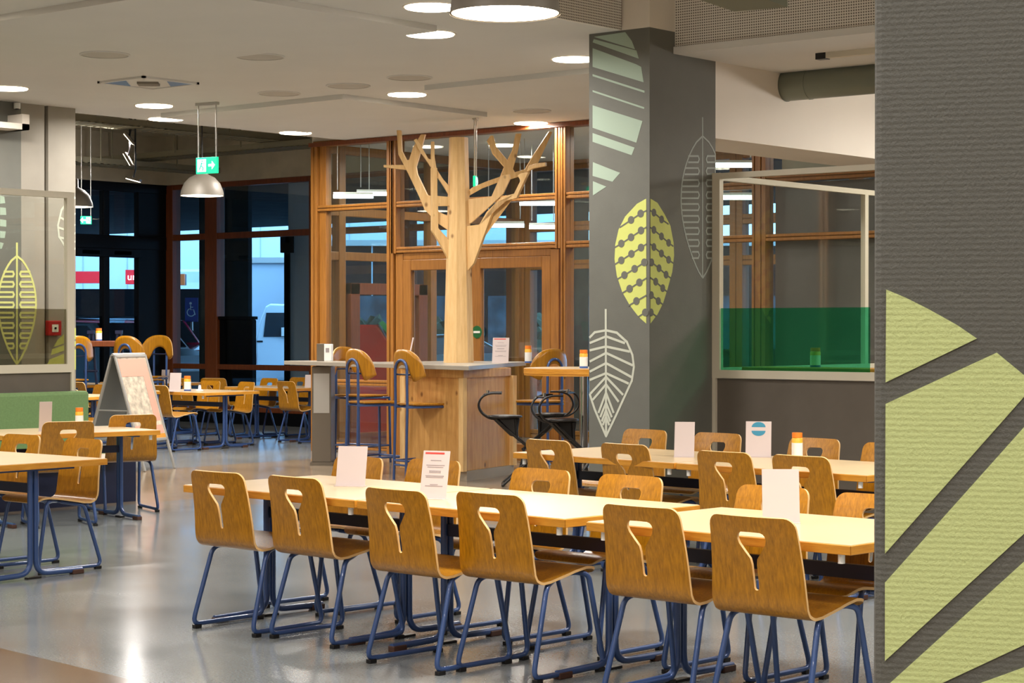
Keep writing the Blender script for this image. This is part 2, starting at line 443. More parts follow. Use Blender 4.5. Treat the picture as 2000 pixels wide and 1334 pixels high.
# outer walls that close the hall
c = MB(); c.box((4.8, -4, 0), (5, YF, 4.9)); struct(c.build('wall_right', M['wht']))
c = MB(); c.box((-17.6, -4.2, 0), (5, -4, 4.9)); struct(c.build('wall_back', M['wht']))
c = MB(); c.box((-17.9, -4, 0), (-17.55, 12.66, 4.9)); struct(c.build('wall_left', M['pillar']))
c = MB(); c.box((-27, 12.0, 0), (-17.9, 12.2, 4.9)); struct(c.build('wall_entrance_side', M['conc']))
# header above the window wall and entrance
c = MB(); c.box((-26.3, YW - 0.15, ZC + 0.03), (XV, YW + 0.15, 4.75)); c.box((-26.25, 12.2, ZC + 0.03), (-25.95, YW, 4.75))
struct(c.build('wall_header', M['conc']), 'concrete lintel over the windows')
c = MB(); c.box((XV, YF - 0.06, ZC + 0.0), (5, YF + 0.06, 4.75)); struct(c.build('wall_facade_header', M['wht']))
c = MB(); c.box((XV - 0.06, YF, ZC + 0.1), (XV + 0.06, YW, 4.75)); struct(c.build('wall_vestibule_header', M['conc']))

# ---- square column
CX0, CX1, CY0, CY1 = onY(1150.5, 600, 12.62).x, -9.19, 12.62, 13.53
col = MB().box((CX0, CY0, 0), (CX1, CY1, 3.745)); col.box((CX0, CY0, 3.745), (CX1, 12.96, 3.92))
colo = struct(col.build('wall_column', M['paint']), 'square dark grey column with printed leaves')
up_ = MB().box((CX0, CY0, 3.92), (CX1, CY1, 4.75)); o = up_.build('column_head', M['wht'], colo); o['label'] = 'pale upper part of the column'

def decal(name, polys, m, parent, plane, off, th=0.0015, lab=None):
    """polys: lists of world points lying on the plane; built as thin vinyl"""
    b = MB()
    for i_, p in enumerate(polys): b.prism([Vector(q) + Vector(plane) * off for q in p], Vector(plane) * (th + i_ * 2e-5))
    o = b.build(name, m, parent)
    if lab: o['label'] = lab
    return o
def strokes(lines, wd, plane):
    """poly-lines of world points -> ribbons of width wd in the plane"""
    out = []; n = Vector(plane)
    for L in lines:
        L = [Vector(p) for p in L]
        for a, b in zip(L[:-1], L[1:]):
            d = (b - a)
            if d.length < 1e-6: continue
            s = d.normalized().cross(n) * wd / 2; e = d.normalized() * wd * 0.3
            out.append([a - s - e, b - s + e, b + s + e, a + s - e])
    return out
NL, NR = (0, -1, 0), (1, 0, 0)
def pl(x, y): return onY(1140 + x / 2.779, 380 + y / 2.779, CY0)     # crop coordinates -> left face
def pr(x, y): return onX(1140 + x / 2.779, 380 + y / 2.779, CX1)
left = [(340,22),(290,50),(225,120),(190,190),(172,270),(168,350),(180,440),(210,530),(250,600),(300,665),(340,700)]
right = [(362,22),(400,45),(440,110),(470,170),(487,260),(490,330),(480,420),(455,510),(430,590),(400,650),(362,700)]
decal('leaf_mural', [[pl(*p) for p in left]], M['lime'], colo, NL, 0, lab='lime leaf with dotted veins, left half')
decal('leaf_mural', [[pr(*p) for p in right]], M['lime'], colo, NR, 0, lab='lime leaf with dotted veins, right half')
def disc(c, r, plane, n=16):
    c = Vector(c); N = Vector(plane); u = Vector((0, 0, 1)); v = N.cross(u)
    return [c + u * r * math.sin(2*math.pi*k/n) + v * r * math.cos(2*math.pi*k/n) for k in range(n)]
dl = [[(340,88),(310,103),(258,138),(198,178)], [(340,178),(312,195),(258,232),(205,266),(172,286)], [(340,270),(312,288),(260,322),(205,357),(172,378)],
      [(330,368),(277,403),(222,437),(186,458)], [(340,455),(303,477),(250,511),(212,534)], [(340,548),(287,578),(245,603)], [(335,640),(300,662)]]
dr = [[(362,88),(380,98),(422,135),(458,160)], [(362,180),(380,192),(421,227),(460,262),(484,280)], [(362,270),(380,285),(421,320),(460,354),(484,372)],
      [(368,368),(408,400),(446,435),(474,455)], [(362,452),(390,473),(428,508),(450,526)], [(366,546),(404,578),(430,598)], [(365,640),(392,660)]]
pol = []
for L in dl:
    pol += strokes([[pl(*p) for p in L]], 0.012, NL)
    for p in (L[1:-1] if L[0][0] == 340 else L[:-1]): pol.append(disc(pl(*p), 0.031, NL))
decal('leaf_mural', pol, M['paint'], colo, NL, 0.0015)
pol = []
for L in dr:
    pol += strokes([[pr(*p) for p in L]], 0.012, NR)
    for p in (L[1:-1] if L[0][0] == 362 else L[:-1]): pol.append(disc(pr(*p), 0.031, NR))
decal('leaf_mural', pol, M['paint'], colo, NR, 0.0015)
# pale skeleton leaf on the left face
sk = [[(120,625),(122,1300)], [(34,775),(60,748),(122,737),(180,750),(235,800),(265,870),(273,935),(262,1010),(230,1080),(180,1190),(122,1312)], [(34,1085),(60,1165),(122,1312)]]
for a, b in [((122,770),(222,806)),((122,825),(248,852)),((122,860),(264,926)),((122,915),(258,990)),((122,970),(242,1025)),((122,990),(212,1085)),((122,1030),(188,1122)),((122,1075),(162,1182)),
             ((122,770),(36,805)),((122,825),(36,845)),((122,860),(36,905)),((122,915),(36,960)),((122,970),(36,1005)),((122,990),(38,1080)),((122,1030),(52,1112)),((122,1075),(82,1182)),
             ((122,1130),(152,1205)),((122,1130),(92,1205)),((122,1170),(144,1228)),((122,1170),(100,1228)),((122,1205),(138,1248)),((122,1205),(106,1248))]: sk.append([a, b])
decal('leaf_mural', strokes([[pl(*p) for p in L] for L in sk], 0.019, NL), M['pale'], colo, NL, 0, lab='pale skeleton leaf')
# striped mint leaf near the top of the left face
def pt(x, y): return onY(1140 + x / 3.511, 40 + y / 3.511, CY0)
mint = [[(70,112),(285,80),(330,140),(352,198)], [(62,150),(70,128),(362,206),(378,262)], [(62,190),(360,300),(395,318),(412,424),(62,318)],
        [(62,368),(418,482),(418,496),(62,382)], [(62,478),(416,595),(414,607),(62,490)], [(62,582),(404,690),(362,838),(62,736)],
        [(62,772),(350,872),(330,924),(62,832)], [(64,972),(250,1045),(198,1106),(62,1066)], [(64,1102),(156,1140),(64,1200)]]
decal('leaf_mural', [[pt(*p) for p in q] for q in mint], M['mint'], colo, NL, 0, lab='large striped mint leaf')
# slim looping leaf (two places)
def loop_leaf(cx, y0, ytop, ybot, hw, rows, conv, xclip, plane, m, parent, lab, wd):
    L = [[conv(cx, y0), conv(cx, ybot)]]
    def hwid(t): return hw * (math.sin(math.pi * min(1, max(0, t)) ** 0.85)) ** 0.8
    for s in (-1, 1):
        pts = []
        for k in range(25):
            t = k / 24; x = cx + s * hwid(t)
            pts.append((min(xclip, x), ytop + (ybot - ytop) * t))
        L.append([conv(*p) for p in pts])
        for r_ in range(rows):
            t = 0.12 + 0.76 * (r_ + 0.5) / rows; dy = 0.022 * (ybot - ytop)
            yy = ytop + (ybot - ytop) * t; xo = min(xclip, cx + s * hwid(t) * 0.97) if s > 0 else cx - hwid(t) * 0.97
            xi = cx + s * hw * 0.16
            if abs(xo - cx) < hw * 0.3: continue
            L.append([conv(xo, yy - dy), conv(xi + s * 2, yy - dy), conv(xi, yy), conv(xi + s * 2, yy + dy), conv(xo, yy + dy)])
    decal('leaf_mural', strokes(L, wd, plane), m, parent, plane, 0, lab=lab)
loop_leaf(1372, 230, 266, 543, 42, 9, lambda x, y: onX(x, y, CX1), 1396.5, NR, M['slate'], colo, 'slim slate leaf with looping veins', 0.014)

# ---- left pillar behind the glass screen
PX = -17.34
pil = MB(); pil.box((PX - 0.5, 12.69, 0), (PX, 12.985, ZC)); pil.box((PX - 0.5, 13.035, 0), (PX, 13.39, ZC)); pil.box((PX - 0.5, 12.98, 0), (PX - 0.06, 13.04, ZC))
pilo = struct(pil.build('wall_pillar', M['pillar']), 'grey pillar with a vertical groove')
loop_leaf(33, 475, 500, 711, 37, 8, lambda x, y: onX(x, y, PX + 0.0), 999, NR, M['yell'], pilo, 'slim yellow leaf with looping veins', 0.022)
wl = MB().box((-17.55, 10.2, 0), (PX, 12.69, ZC))
wlo = struct(wl.build('wall_left_panel', M['paint']), 'dark grey wall beside the pillar')
P3 = lambda pts: [onX(x, y, PX) for x, y in pts]
decal('leaf_mural', [P3([(0,382),(8,384),(10,397),(0,398)]), P3([(0,405),(11,406),(12,420),(0,420)]), P3([(0,428),(12,430),(12,443),(0,442)]), P3([(0,451),(11,452),(9,465),(0,465)]), P3([(0,473),(7,475),(3,486),(0,486)])], M['mint'], wlo, NR, 0.001, lab='striped mint leaf tip')
decal('leaf_mural', strokes([P3([(146,386),(132,394),(120,410),(113,440),(115,462),(126,480),(146,486)]), P3([(116,424),(146,440)]), P3([(113,444),(146,456)]), P3([(115,463),(146,472)]), P3([(124,404),(146,418)])], 0.022, NR), M['pale'], pilo, NR, 0.001, lab='pale leaf outline')
decal('leaf_mural', [P3([(148,640),(128,650),(112,664),(104,678),(148,662)]), P3([(102,682),(99,694),(148,676),(148,666)]), P3([(97,702),(92,712),(88,722),(148,722),(148,682)])], M['lime'], pilo, NR, 0.001, lab='striped lime leaf')

# ---- foreground column with woven wallpaper
fa = R(18)
dirF = _rt * math.cos(fa) - _fh * math.sin(fa)
nF = Vector((0, 0, 1)).cross(dirF).normalized() * -1
if nF.dot(_fh) > 0: nF = -nF
p0 = _C + _fh * 1.55 + _rt * (1.55 * (1706 - 1000) / F_PX); p0.z = 0
fc = MB(); q0 = p0; q1 = p0 + dirF * 0.62; bk = -nF * 0.45
vs = [q0, q1, q1 + bk, q0 + bk]
fc.prism(vs, (0, 0, 4.75))
fco = struct(fc.build('wall_foreground_column', M['weave'], bevel=0.006), 'near column covered with woven grey wallpaper')
def pf(x, y): return onPl(1700 + x / 1.6, 500 + y / 1.6, p0, nF)
big = [[(50,105),(110,130),(180,165),(270,215),(333,258),(48,395)], [(48,462),(395,302),(480,372),(510,396),(500,418),(46,930)],
       [(46,1020),(480,535),(700,290),(800,380),(800,575),(46,1265)], [(62,1334),(480,955),(800,665),(800,1050),(480,1215),(225,1334),(62,1410)], [(345,1334),(480,1285),(800,1140),(800,1600),(300,1600)]]
o = decal('leaf_mural', [[pf(*p) for p in q] for q in big], M['weavelime'], fco, tuple(nF), 0.0002, 0.001, lab='huge striped lime leaf')

# ---- partition with glass screen behind the near tables on the right (window_9/10)
def rails(mb, a, b, z0, z1, t=0.045, d=0.05):
    pass
yP = 13.50
lw = MB().box((CX1, yP + 0.01, 0), (-6.2, yP + 0.09, 1.165))
struct(lw.build('wall_low_partition', M['paintdk']), 'low grey partition under the glass screen')
s1 = MB()
s1.box((CX1 + 0.002, yP - 0.02, 0), (CX1 + 0.035, yP + 0.008, 1.168)); s1.box((CX1 + 0.002, yP - 0.022, 1.168), (CX1 + 0.075, yP + 0.032, 2.832))
s1.box((CX1 + 0.075, yP - 0.02, 1.17), (-6.25, yP + 0.04, 1.235)); s1.box((CX1 + 0.075, yP - 0.02, 2.785), (-6.25, yP + 0.03, 2.83)); s1.box((-6.25, yP - 0.022, 1.168), (-6.2, yP + 0.032, 2.832))
wi = struct(s1.build('window_1', M['rail']), 'cream framed glass screen on the low partition')
MB().box((CX1 + 0.075, yP, 1.235), (-6.25, yP + 0.008, 2.785)).build('pane', M['glassin'], wi)
g = MB().box((CX1 + 0.077, yP - 0.004, 1.235), (-7.74, yP - 0.001, 1.735)).build('film', M['green_film'], wi); g['label'] = 'translucent green film'
s2 = MB(); xq = CX1
s2.box((xq - 0.03, yP + 0.04, 2.78), (xq + 0.02, YF - 0.2, 2.825)); s2.box((xq - 0.03, yP + 0.04, 1.19), (xq + 0.03, YF - 0.2, 1.25))
for yy in (15.93, YF - 0.25): s2.box((xq - 0.025, yy - 0.03, 1.25), (xq + 0.02, yy + 0.03, 2.78))
wi = struct(s2.build('window_2', M['rail']), 'cream framed glass screen under the beam')
MB().box((xq - 0.004, yP + 0.05, 1.25), (xq + 0.004, YF - 0.25, 2.78)).build('pane', M['glassin'], wi)
struct(MB().box((xq - 0.06, yP + 0.1, 0), (xq - 0.0, YF - 0.2, 1.19)).build('wall_low_partition_side', M['paintdk']))

# ---- left partition with glass screen behind the bench
xp = -14.8
struct(MB().box((xp - 0.06, 6.0, 0), (xp, 11.40, 1.17)).build('wall_low_partition_left', M['paintdk']), 'low grey partition behind the green bench')
s3 = MB(); s3.box((xp - 0.05, 6.0, 1.17), (xp + 0.02, 11.40, 1.245)); s3.box((xp - 0.03, 6.0, 2.755), (xp + 0.02, 11.40, 2.81)); s3.box((xp - 0.03, 11.32, 1.245), (xp + 0.02, 11.40, 2.755)); s3.box((xp - 0.03, 6.0, 1.245), (xp + 0.02, 6.08, 2.755)); s3.box((xp - 0.03, 11.365, 1.0), (xp + 0.02, 11.40, 1.17))
wi = struct(s3.build('window_3', M['rail']), 'cream framed glass screen above the bench')
MB().box((xp - 0.008, 6.08, 1.245), (xp, 11.32, 2.755)).build('pane', M['glassin'], wi)
o = MB().box((xp + 0.001, 6.08, 1.245), (xp + 0.003, 11.32, 1.745)).build('film', M['film'], wi); o['label'] = 'smoky film'

# ---- timber facade
def member_x(mb, x0, x1, z0, z1, y, d=0.14): mb.box((x0, y - d / 2, z0), (x1, y + d / 2, z1))
def facade(name, label, xs, zs, y, m, x0, x1, z0, z1, pw=0.11, tw=0.075, glass='glass', d=0.14, split=None):
    """posts at xs, transoms at zs"""
    b = MB()
    for x in xs: b.box((x - pw / 2, y - d / 2, z0), (x + pw / 2, y + d / 2, z1))
    for z in zs: b.box((x0, y - d / 2 + 0.006, z - tw), (x1, y + d / 2 - 0.006, z))
    for x in xs:
        for q in (-1, 1): b.box((x + q * 0.007, y - d / 2 - 0.022, z0), (x + q * pw * 0.5, y - d / 2 + 0.001, z1))
    for z in zs:
        for a_, c_ in zip(sorted(xs)[:-1], sorted(xs)[1:]):
            b.box((a_ + pw / 2, y - d / 2 - 0.014, z - tw * 0.44), (c_ - pw / 2, y - d / 2 + 0.007, z - 0.003)); b.box((a_ + pw / 2, y - d / 2 - 0.014, z - tw + 0.003), (c_ - pw / 2, y - d / 2 + 0.007, z - tw * 0.56))
    o = struct(b.build(name, m, bevel=0.004), label)
    g = MB()
    xx = sorted(xs); zz = sorted(zs)
    for a, c in zip(xx[:-1], xx[1:]):
        for e, f in zip(zz[:-1], zz[1:]):
            if f - tw - e > 0.05: g.box((a + pw / 2, y - 0.006, e), (c - pw / 2, y + 0.006, f - tw))
    g.build('pane', M[glass], o)
    return o
fx = facade('window_4', 'narrow orange timber window field beside the doors', [-18.26, -16.93], [0.12, 0.92, 3.12, 3.94], YF, M['facade'], -18.3, -16.9, 0, 3.92)
b = MB(); b.box((-18.2, YF - 0.05, 0.12), (-18.08, YF + 0.05, 3.9)); b.build('inner_post', M['facade'], fx, bevel=0.006)
fx = facade('window_5', 'orange timber transom lights over the double door', [-16.87, -14.29], [2.56, 3.12, 3.94], YF, M['facade'], -16.91, -14.25, 2.48, 3.92, pw=0.08)
fx = facade('window_6', 'orange timber window fields left of the grey blinds', [-14.21, -12.85, -11.62], [0.12, 2.56, 3.12, 3.94], YF, M['facade'], -14.24, -11.6, 0, 3.92, pw=0.07)
fx = facade('window_7', 'orange timber window fields with grey blinds', [-11.54, -9.5, -7.6, -5.6, -3.6, -1.6, 0.4, 2.4, 4.4], [0.12, 2.56, 3.18, 3.94], YF, M['facade'], -11.6, 4.8, 0, 3.92)
o = MB(); o.box((-11.48, YF + 0.1, 0.1), (4.8, YF + 0.13, 3.10)); o.build('blind', M['blind'], fx)
MB().box((-11.40, YF + 0.1, 3.12), (4.8, YF + 0.13, 3.9)).build('white_panel', M['wht'], fx)
struct(MB().box((XV, YF - 0.125, 3.865), (-9.95, YF - 0.093, 3.915)).build('trim_2', M['facade_dark']), 'dark strip where the facade meets the ceiling')
# double door
def door_leaf(name, x0, x1, z1, y, m, par, hinge=1):
    b = MB(); t = 0.13
    b.box((x0, y - 0.04, 0.02), (x0 + t, y + 0.04, z1)); b.box((x1 - t, y - 0.04, 0.02), (x1, y + 0.04, z1))
    b.box((x0 + t, y - 0.04, z1 - t), (x1 - t, y + 0.04, z1)); b.box((x0 + t, y - 0.04, 0.02), (x1 - t, y + 0.04, 0.22))
    o = b.build(name, m, par, bevel=0.008)
    MB().box((x0 + t, y - 0.006, 0.22), (x1 - t, y + 0.006, z1 - t)).build('pane', M['glass'], o)
    return o
dd = MB(); dd.box((-16.865, YF - 0.06, 0), (-16.74, YF + 0.06, 2.478)); dd.box((-14.42, YF - 0.06, 0), (-14.295, YF + 0.06, 2.478)); dd.box((-16.74, YF - 0.052, 2.40), (-14.42, YF + 0.052, 2.49))
d1 = struct(dd.build('door_1', M['facade'], bevel=0.008), 'orange timber double door behind the tree')
door_leaf('door_leaf', -16.74, -15.64, 2.40, YF - 0.02, M['facade'], d1)
rl = door_leaf('door_leaf', -15.62, -14.42, 2.40, YF - 0.02, M['facade'], d1)
hb = MB(); zc = 1.52; yy = YF - 0.07
hb.prism([(-15.53 + 0.075 * math.cos(2*math.pi*k/20), yy, zc + 0.075 * math.sin(2*math.pi*k/20)) for k in range(20)], (0, 0.005, 0))
o = hb.build('round_sign', mat('dark_green_sign', srgb(14, 92, 44), 0.4), d1); o['label'] = 'round green sign with a white bar'
MB().box((-15.58, yy - 0.004, zc - 0.012), (-15.48, yy - 0.001, zc + 0.012)).build('sign_bar', M['white'], o)
hb = MB(); hb.tube([(-15.50, YF - 0.06, 1.12), (-15.50, YF - 0.14, 1.12), (-15.34, YF - 0.14, 1.12)], 0.012, fil=0.02); hb.build('handle', M['chrome'], rl)
# vestibule side wall (runs back along Y) and its door
b = MB()
for yy in (18.35, 20.1, YW - 0.1): b.box((XV - 0.07, yy - 0.06, 0), (XV + 0.07, yy + 0.06, 3.9))
for z in (0.12, 2.55, 3.12, 3.92): b.box((XV - 0.06, YF + 0.07, z - 0.11), (XV + 0.06, YW, z))
o = struct(b.build('window_8', M['facade'], bevel=0.008), 'timber side wall of the vestibule')
g = MB(); g.box((XV - 0.005, YF + 0.1, 0.12), (XV + 0.005, YW, 2.44)); g.box((XV - 0.005, YF + 0.1, 2.55), (XV + 0.005, YW, 3.81)); g.build('pane', M['glass'], o)
b = MB(); b.box((XV + 0.02, 18.45, 0), (XV + 0.12, 18.62, 2.15)); b.box((XV + 0.02, 19.75, 0), (XV + 0.12, 19.92, 2.15)); b.box((XV + 0.02, 18.45, 2.0), (XV + 0.12, 19.92, 2.15)); b.box((XV + 0.02, 18.6, 0), (XV + 0.12, 19.8, 0.2))
struct(b.build('door_2', M['facade_dark'], bevel=0.008), 'brown timber side door in the vestibule')
# vestibule back wall
fx = facade('window_9', 'rear timber wall of the vestibule', [-18.2, -16.4, -14.6, -12.8, -11.0, -9.2, -7, -5, -3, -1, 1, 3], [0.12, 2.52, 3.06, 3.92], YW, M['facade'], XV, 4.8, 0, 3.92, pw=0.2, tw=0.13)
struct(MB().box((XV, YF + 0.07, ZC), (5, YW, ZC + 0.1)).build('ceiling_vestibule', M['ceil']))
struct(MB().box((4.8, YF, 0), (5, YW, 4.7)).build('wall_vestibule_right', M['wht']))

# ---- far window wall (dark red-brown timber)
b = MB()
for x0, x1 in ((-26.08, -25.86), (-25.05, -24.76), (-22.60, -22.45), (-20.6, -20.45), (-18.55, -18.35)): b.box((x0, YW - 0.09, 0.2), (x1, YW + 0.09, 3.94))
for z0, z1 in ((0.2, 0.28), (0.88, 0.965), (3.02, 3.12), (3.87, 3.96)): b.box((-26.08, YW - 0.07, z0), (XV, YW + 0.07, z1))
wo = struct(b.build('window_10', M['facade_dark'], bevel=0.008), 'red-brown timber window wall to the street')
g = MB(); g.box((-26.0, YW - 0.006, 0.28), (XV - 0.1, YW + 0.006, 0.88)); g.box((-26.0, YW - 0.006, 0.965), (XV - 0.1, YW + 0.006, 3.02)); g.box((-26.0, YW - 0.006, 3.12), (XV - 0.1, YW + 0.006, 3.87)); g.build('pane', M['glass'], wo)
struct(MB().box((-26.1, YW - 0.1, 0), (XV, YW + 0.1, 0.2)).build('baseboard_window', M['dkframe']))
# entrance (black metal), plane x = XE
b = MB()
for y0, y1 in ((18.0, 18.15), (19.2, 19.3), (20.66, 20.78), (21.38, 21.98)): b.box((XE - 0.06, y0, 0), (XE + 0.06, y1, 3.95))
b.box((XE - 0.06, 12.2, 0), (XE + 0.06, 18.0, 0.3)); b.box((XE - 0.07, 12.2, 2.86), (XE + 0.07, 22.0, 3.08)); b.box((XE - 0.07, 12.2, 3.80), (XE + 0.07, 22.0, 3.96)); b.box((XE - 0.06, 20.1, 2.72), (XE + 0.1, 21.4, 2.86))
b.box((XE - 0.06, 12.2, 0), (XE + 0.06, 12.4, 3.9)); b.box((XE - 0.06, 15.0, 0), (XE + 0.06, 15.1, 3.9))
wo = struct(b.build('door_3', M['dkframe'], bevel=0.006), 'black metal entrance doors')
MB().box((XE - 0.005, 12.4, 0.05), (XE + 0.005, 21.4, 3.8)).build('pane', M['glass'], wo)
o = MB().box((XE + 0.008, 19.3, 0.1), (XE + 0.011, 21.38, 1.75)).build('film', M['frost'], wo); o['label'] = 'frosted lower film'
o = MB().box((XE + 0.03, 20.2, 2.76), (XE + 0.10, 20.55, 2.82)).build('door_closer', M['alu'], wo)
o = MB().box((XE + 0.03, 20.85, 2.76), (XE + 0.10, 21.2, 2.82)).build('door_closer', M['alu'], wo)

# ------------------------------------------------------------------ outside
struct(MB().box((-110, YW + 0.12, -0.12), (60, 130, -0.02)).build('ground_street', M['asphalt']), 'asphalt street outside')
struct(MB().box((-110, -20, -0.12), (-27.02, YW + 0.12, -0.02)).build('ground_forecourt', M['asphalt']))
# soffit over the forecourt
sf = MB(); sf.box((-60, YW + 0.2, 4.3), (12, 37.5, 4.7)); sf.box((-41, -4, 4.3), (-26.3, YW + 0.2, 4.7))
struct(sf.build('ceiling_forecourt', M['soffit']), 'dark canopy soffit over the forecourt')
def pillar_at(pxa, pxb, D, m, label, h=4.3, dep=0.5):
    a = onD(pxa, 637, D); b_ = onD(pxb, 637, D); wd = (b_ - a).length
    t = thing('concrete_pillar', label, 'pillar', ((a.x + b_.x) / 2, (a.y + b_.y) / 2, 0), YAW, 'pillars outside the windows')
    MB().box((-wd / 2, 0, -0.02), (wd / 2, dep, h - 0.02)).build('shaft', m, t, bevel=0.01)
    MB().box((-wd / 2 - 0.03, -0.03, -0.02), (wd / 2 + 0.03, dep + 0.03, 0.12)).build('base', m, t)
    return t
pillar_at(437, 485, 34.0, M['soffit'], 'dark concrete pillar left of the white van')
pillar_at(563, 612, 34.5, M['bldg2'], 'pale concrete pillar hiding the nose of the van')
pillar_at(389, 409, 34.0, M['soffit'], 'slim dark pillar right of the parked cars')
pillar_at(1112, 1150, 31.0, M['concg'], 'concrete pillar seen beside the square column')
pillar_at(268, 300, 36.0, M['soffit'], 'black pillar behind the entrance doors')
# black box between the pillars
a = onD(465, 637, 33.0)
t = thing('litter_cabinet', 'black cabinet standing outside left of the white van', 'cabinet', (a.x, a.y, 0), YAW)
MB().box((-0.27, -0.25, -0.02), (0.27, 0.25, 1.70)).build('body', M['outblack'], t, bevel=0.02)
MB().box((-0.24, -0.265, 0.1), (0.24, -0.25, 1.5)).build('door', M['outblack'], t)
MB().box((-0.29, -0.27, 1.70), (0.29, 0.27, 1.75)).build('lid', M['outblack'], t)
# downpipe with box beside the pale pillar
a = onD(561, 637, 34.3)
t = thing('rain_pipe', 'dark rain pipe beside the pale pillar', 'pipe', (a.x, a.y, 0), YAW)
MB().tube([(0, 0, -0.02), (0, 0, 3.0)], 0.055, 10).build('pipe', M['outblack'], t); MB().box((-0.11, -0.09, 2.85), (0.11, 0.09, 3.15)).build('hopper', M['outblack'], t)

def building(name, label, pxa, pxb, D, z1, m, dep=6, rows=0):
    a = onD(pxa, 637, D); b_ = onD(pxb, 637, D); wd = (b_ - a).length
    t = thing(name, label, 'building', ((a.x + b_.x) / 2, (a.y + b_.y) / 2, 0), YAW)
    MB().box((-wd / 2, 0, -0.05), (wd / 2, dep, z1)).build('wall', m, t)
    b = MB()
    k = -wd / 2 + 1.5
    while k < wd / 2: b.box((k, -0.02, z1 * 0.3), (k + 0.04, 0, z1 - 0.05)); k += 1.6
    b.build('panel_joint', M['bldg2'], t)
    MB().box((-wd / 2 - 0.1, -0.12, z1 - 0.05), (wd / 2 + 0.1, dep, z1 + 0.12)).build('coping', M['alu'], t)
    return t, wd
tb, wd = building('white_hall', 'long white clad building across the street', -700, 1100, 72, 9.0, M['bldg'])
# dark ground floor with shop fronts
o = MB().box((-wd/2 + 0.1, -1.6, -0.02), (wd/2 - 9, -0.02, 2.9)).build('shop_front', M['outblack'], tb)
building('grey_shed', 'low grey shed behind the white van', 484, 575, 62, 3.6, M['bldg2'], 4)
def sign_at(pxa, pxb, ya, yb, D, m, name, label, txt=None, tx=0.0):
    a = onD(pxa, ya, D); b_ = onD(pxb, yb, D)
    wd = abs((b_ - a).dot(_rt)); hh = abs(a.z - b_.z)
    t = thing(name, label, 'sign', ((a.x + b_.x) / 2, (a.y + b_.y) / 2, (a.z + b_.z) / 2), YAW, None)
    MB().box((-wd / 2, 0, -hh / 2), (wd / 2, 0.15, hh / 2)).build('panel', m, t)
    MB().box((-wd / 2, 0.15, -hh / 2), (wd / 2, 0.4, hh / 2)).build('housing', M['black'], t)
    if txt: text_mesh('lettering', txt, hh * 0.7, M['whitesign'], t, Matrix.Translation((tx, -0.012, 0)) @ Matrix.Rotation(R(90), 4, 'X'))
    return t
sign_at(130, 194, 530, 553, 66, M['redsign'], 'shop_sign', 'plain red shop sign seen through the left door')
sign_at(245, 285, 527, 555, 66, M['redsign'], 'shop_sign', 'red shop sign with white letters urg', 'urg', -0.06)
sign_at(340, 360, 535, 557, 60, M['orange'], 'shop_sign', 'orange panel above the parked cars')
tb2, wd2 = building('dark_building', 'dark blue-grey building across the street behind the doors', 628, 1560, 60, 4.05, mat('slate_cladding', srgb(20, 24, 28), 0.9, noise=0.5, nscale=0.8, spec=0.08), 6)
b = MB()
for k in range(7): b.box((-wd2 / 2 + 1.0 + k * 2.0, -0.05, 0.9), (-wd2 / 2 + 2.3 + k * 2.0, -0.01, 2.5))
b.build('window', mat('pale_shop_window', srgb(60, 76, 84), 0.8, noise=0.5, nscale=2.5, spec=0.1), tb2)
for k, (px, D_) in enumerate([(668, 50), (725, 52), (880, 51), (1050, 50)]):
    p = onD(px, 637, D_); t = thing('shrub', 'dark green shrub across the street, %s' % ('seen through the narrow window field', 'above the red bin', 'just left of the tree trunk', 'through the right door leaf')[k], 'shrub', (p.x, p.y, 0), 0, 'shrubs across the street')
    bm = bmesh.new(); bmesh.ops.create_icosphere(bm, subdivisions=4, radius=0.9)
    for v_ in bm.verts: v_.co *= 1 + 0.22 * math.sin(v_.co.x * 9 + k) * math.sin(v_.co.y * 8) + random.uniform(-0.12, 0.12); v_.co.z += 0.85
    me = bpy.data.meshes.new('foliage'); bm.to_mesh(me); bm.free(); me.materials.append(mat('leaf_green', srgb(52, 74, 50), 0.8, noise=0.3, nscale=6)); o = bpy.data.objects.new('foliage', me); COL.objects.link(o); o.parent = t
    MB().cyl((0, 0, -0.02), 0.06, 0.4, 8).build('stem', M['facade_dark'], t)
for nm, lb, x0, x1, y0, y1 in (('sky_blocker', 'unseen black block added to keep sky reflections out, left of the forecourt', -52, -46, -40, 30), ('sky_blocker', 'unseen black block added to keep sky reflections out, right of the street', 2, 60, 41, 46)):  # out-of-view blocks added to shut bright sky out of the glass
    t = thing(nm, lb, 'building', ((x0 + x1) / 2, (y0 + y1) / 2, 0)); hx, hy = (x1 - x0) / 2, (y1 - y0) / 2
    MB().box((-hx, -hy, -0.05), (hx, hy, 14)).build('wall', M['outblack'], t); MB().box((-hx - 0.1, -hy - 0.1, 14), (hx + 0.1, hy + 0.1, 14.2)).build('coping', M['soffit'], t)
# white awning
a = onD(365, 637, 62)
t = thing('awning', 'white awning above the parked cars', 'awning', (a.x, a.y, 2.9), YAW)
MB().prism([(-1.2, 0, 0.38), (-1.2, 1.4, 0.5), (-1.2, 1.4, 0.42), (-1.2, 0, 0.2)], (2.4, 0, 0)).build('canopy', M['vanw'], t)
MB().box((-1.2, -0.02, 0.05), (1.2, 0.0, 0.38)).build('valance', M['vanw'], t)
MB().tube([(1.05, 0.05, -2.92), (1.05, 0.05, 0.3)], 0.06).build('post', M['vanw'], t)
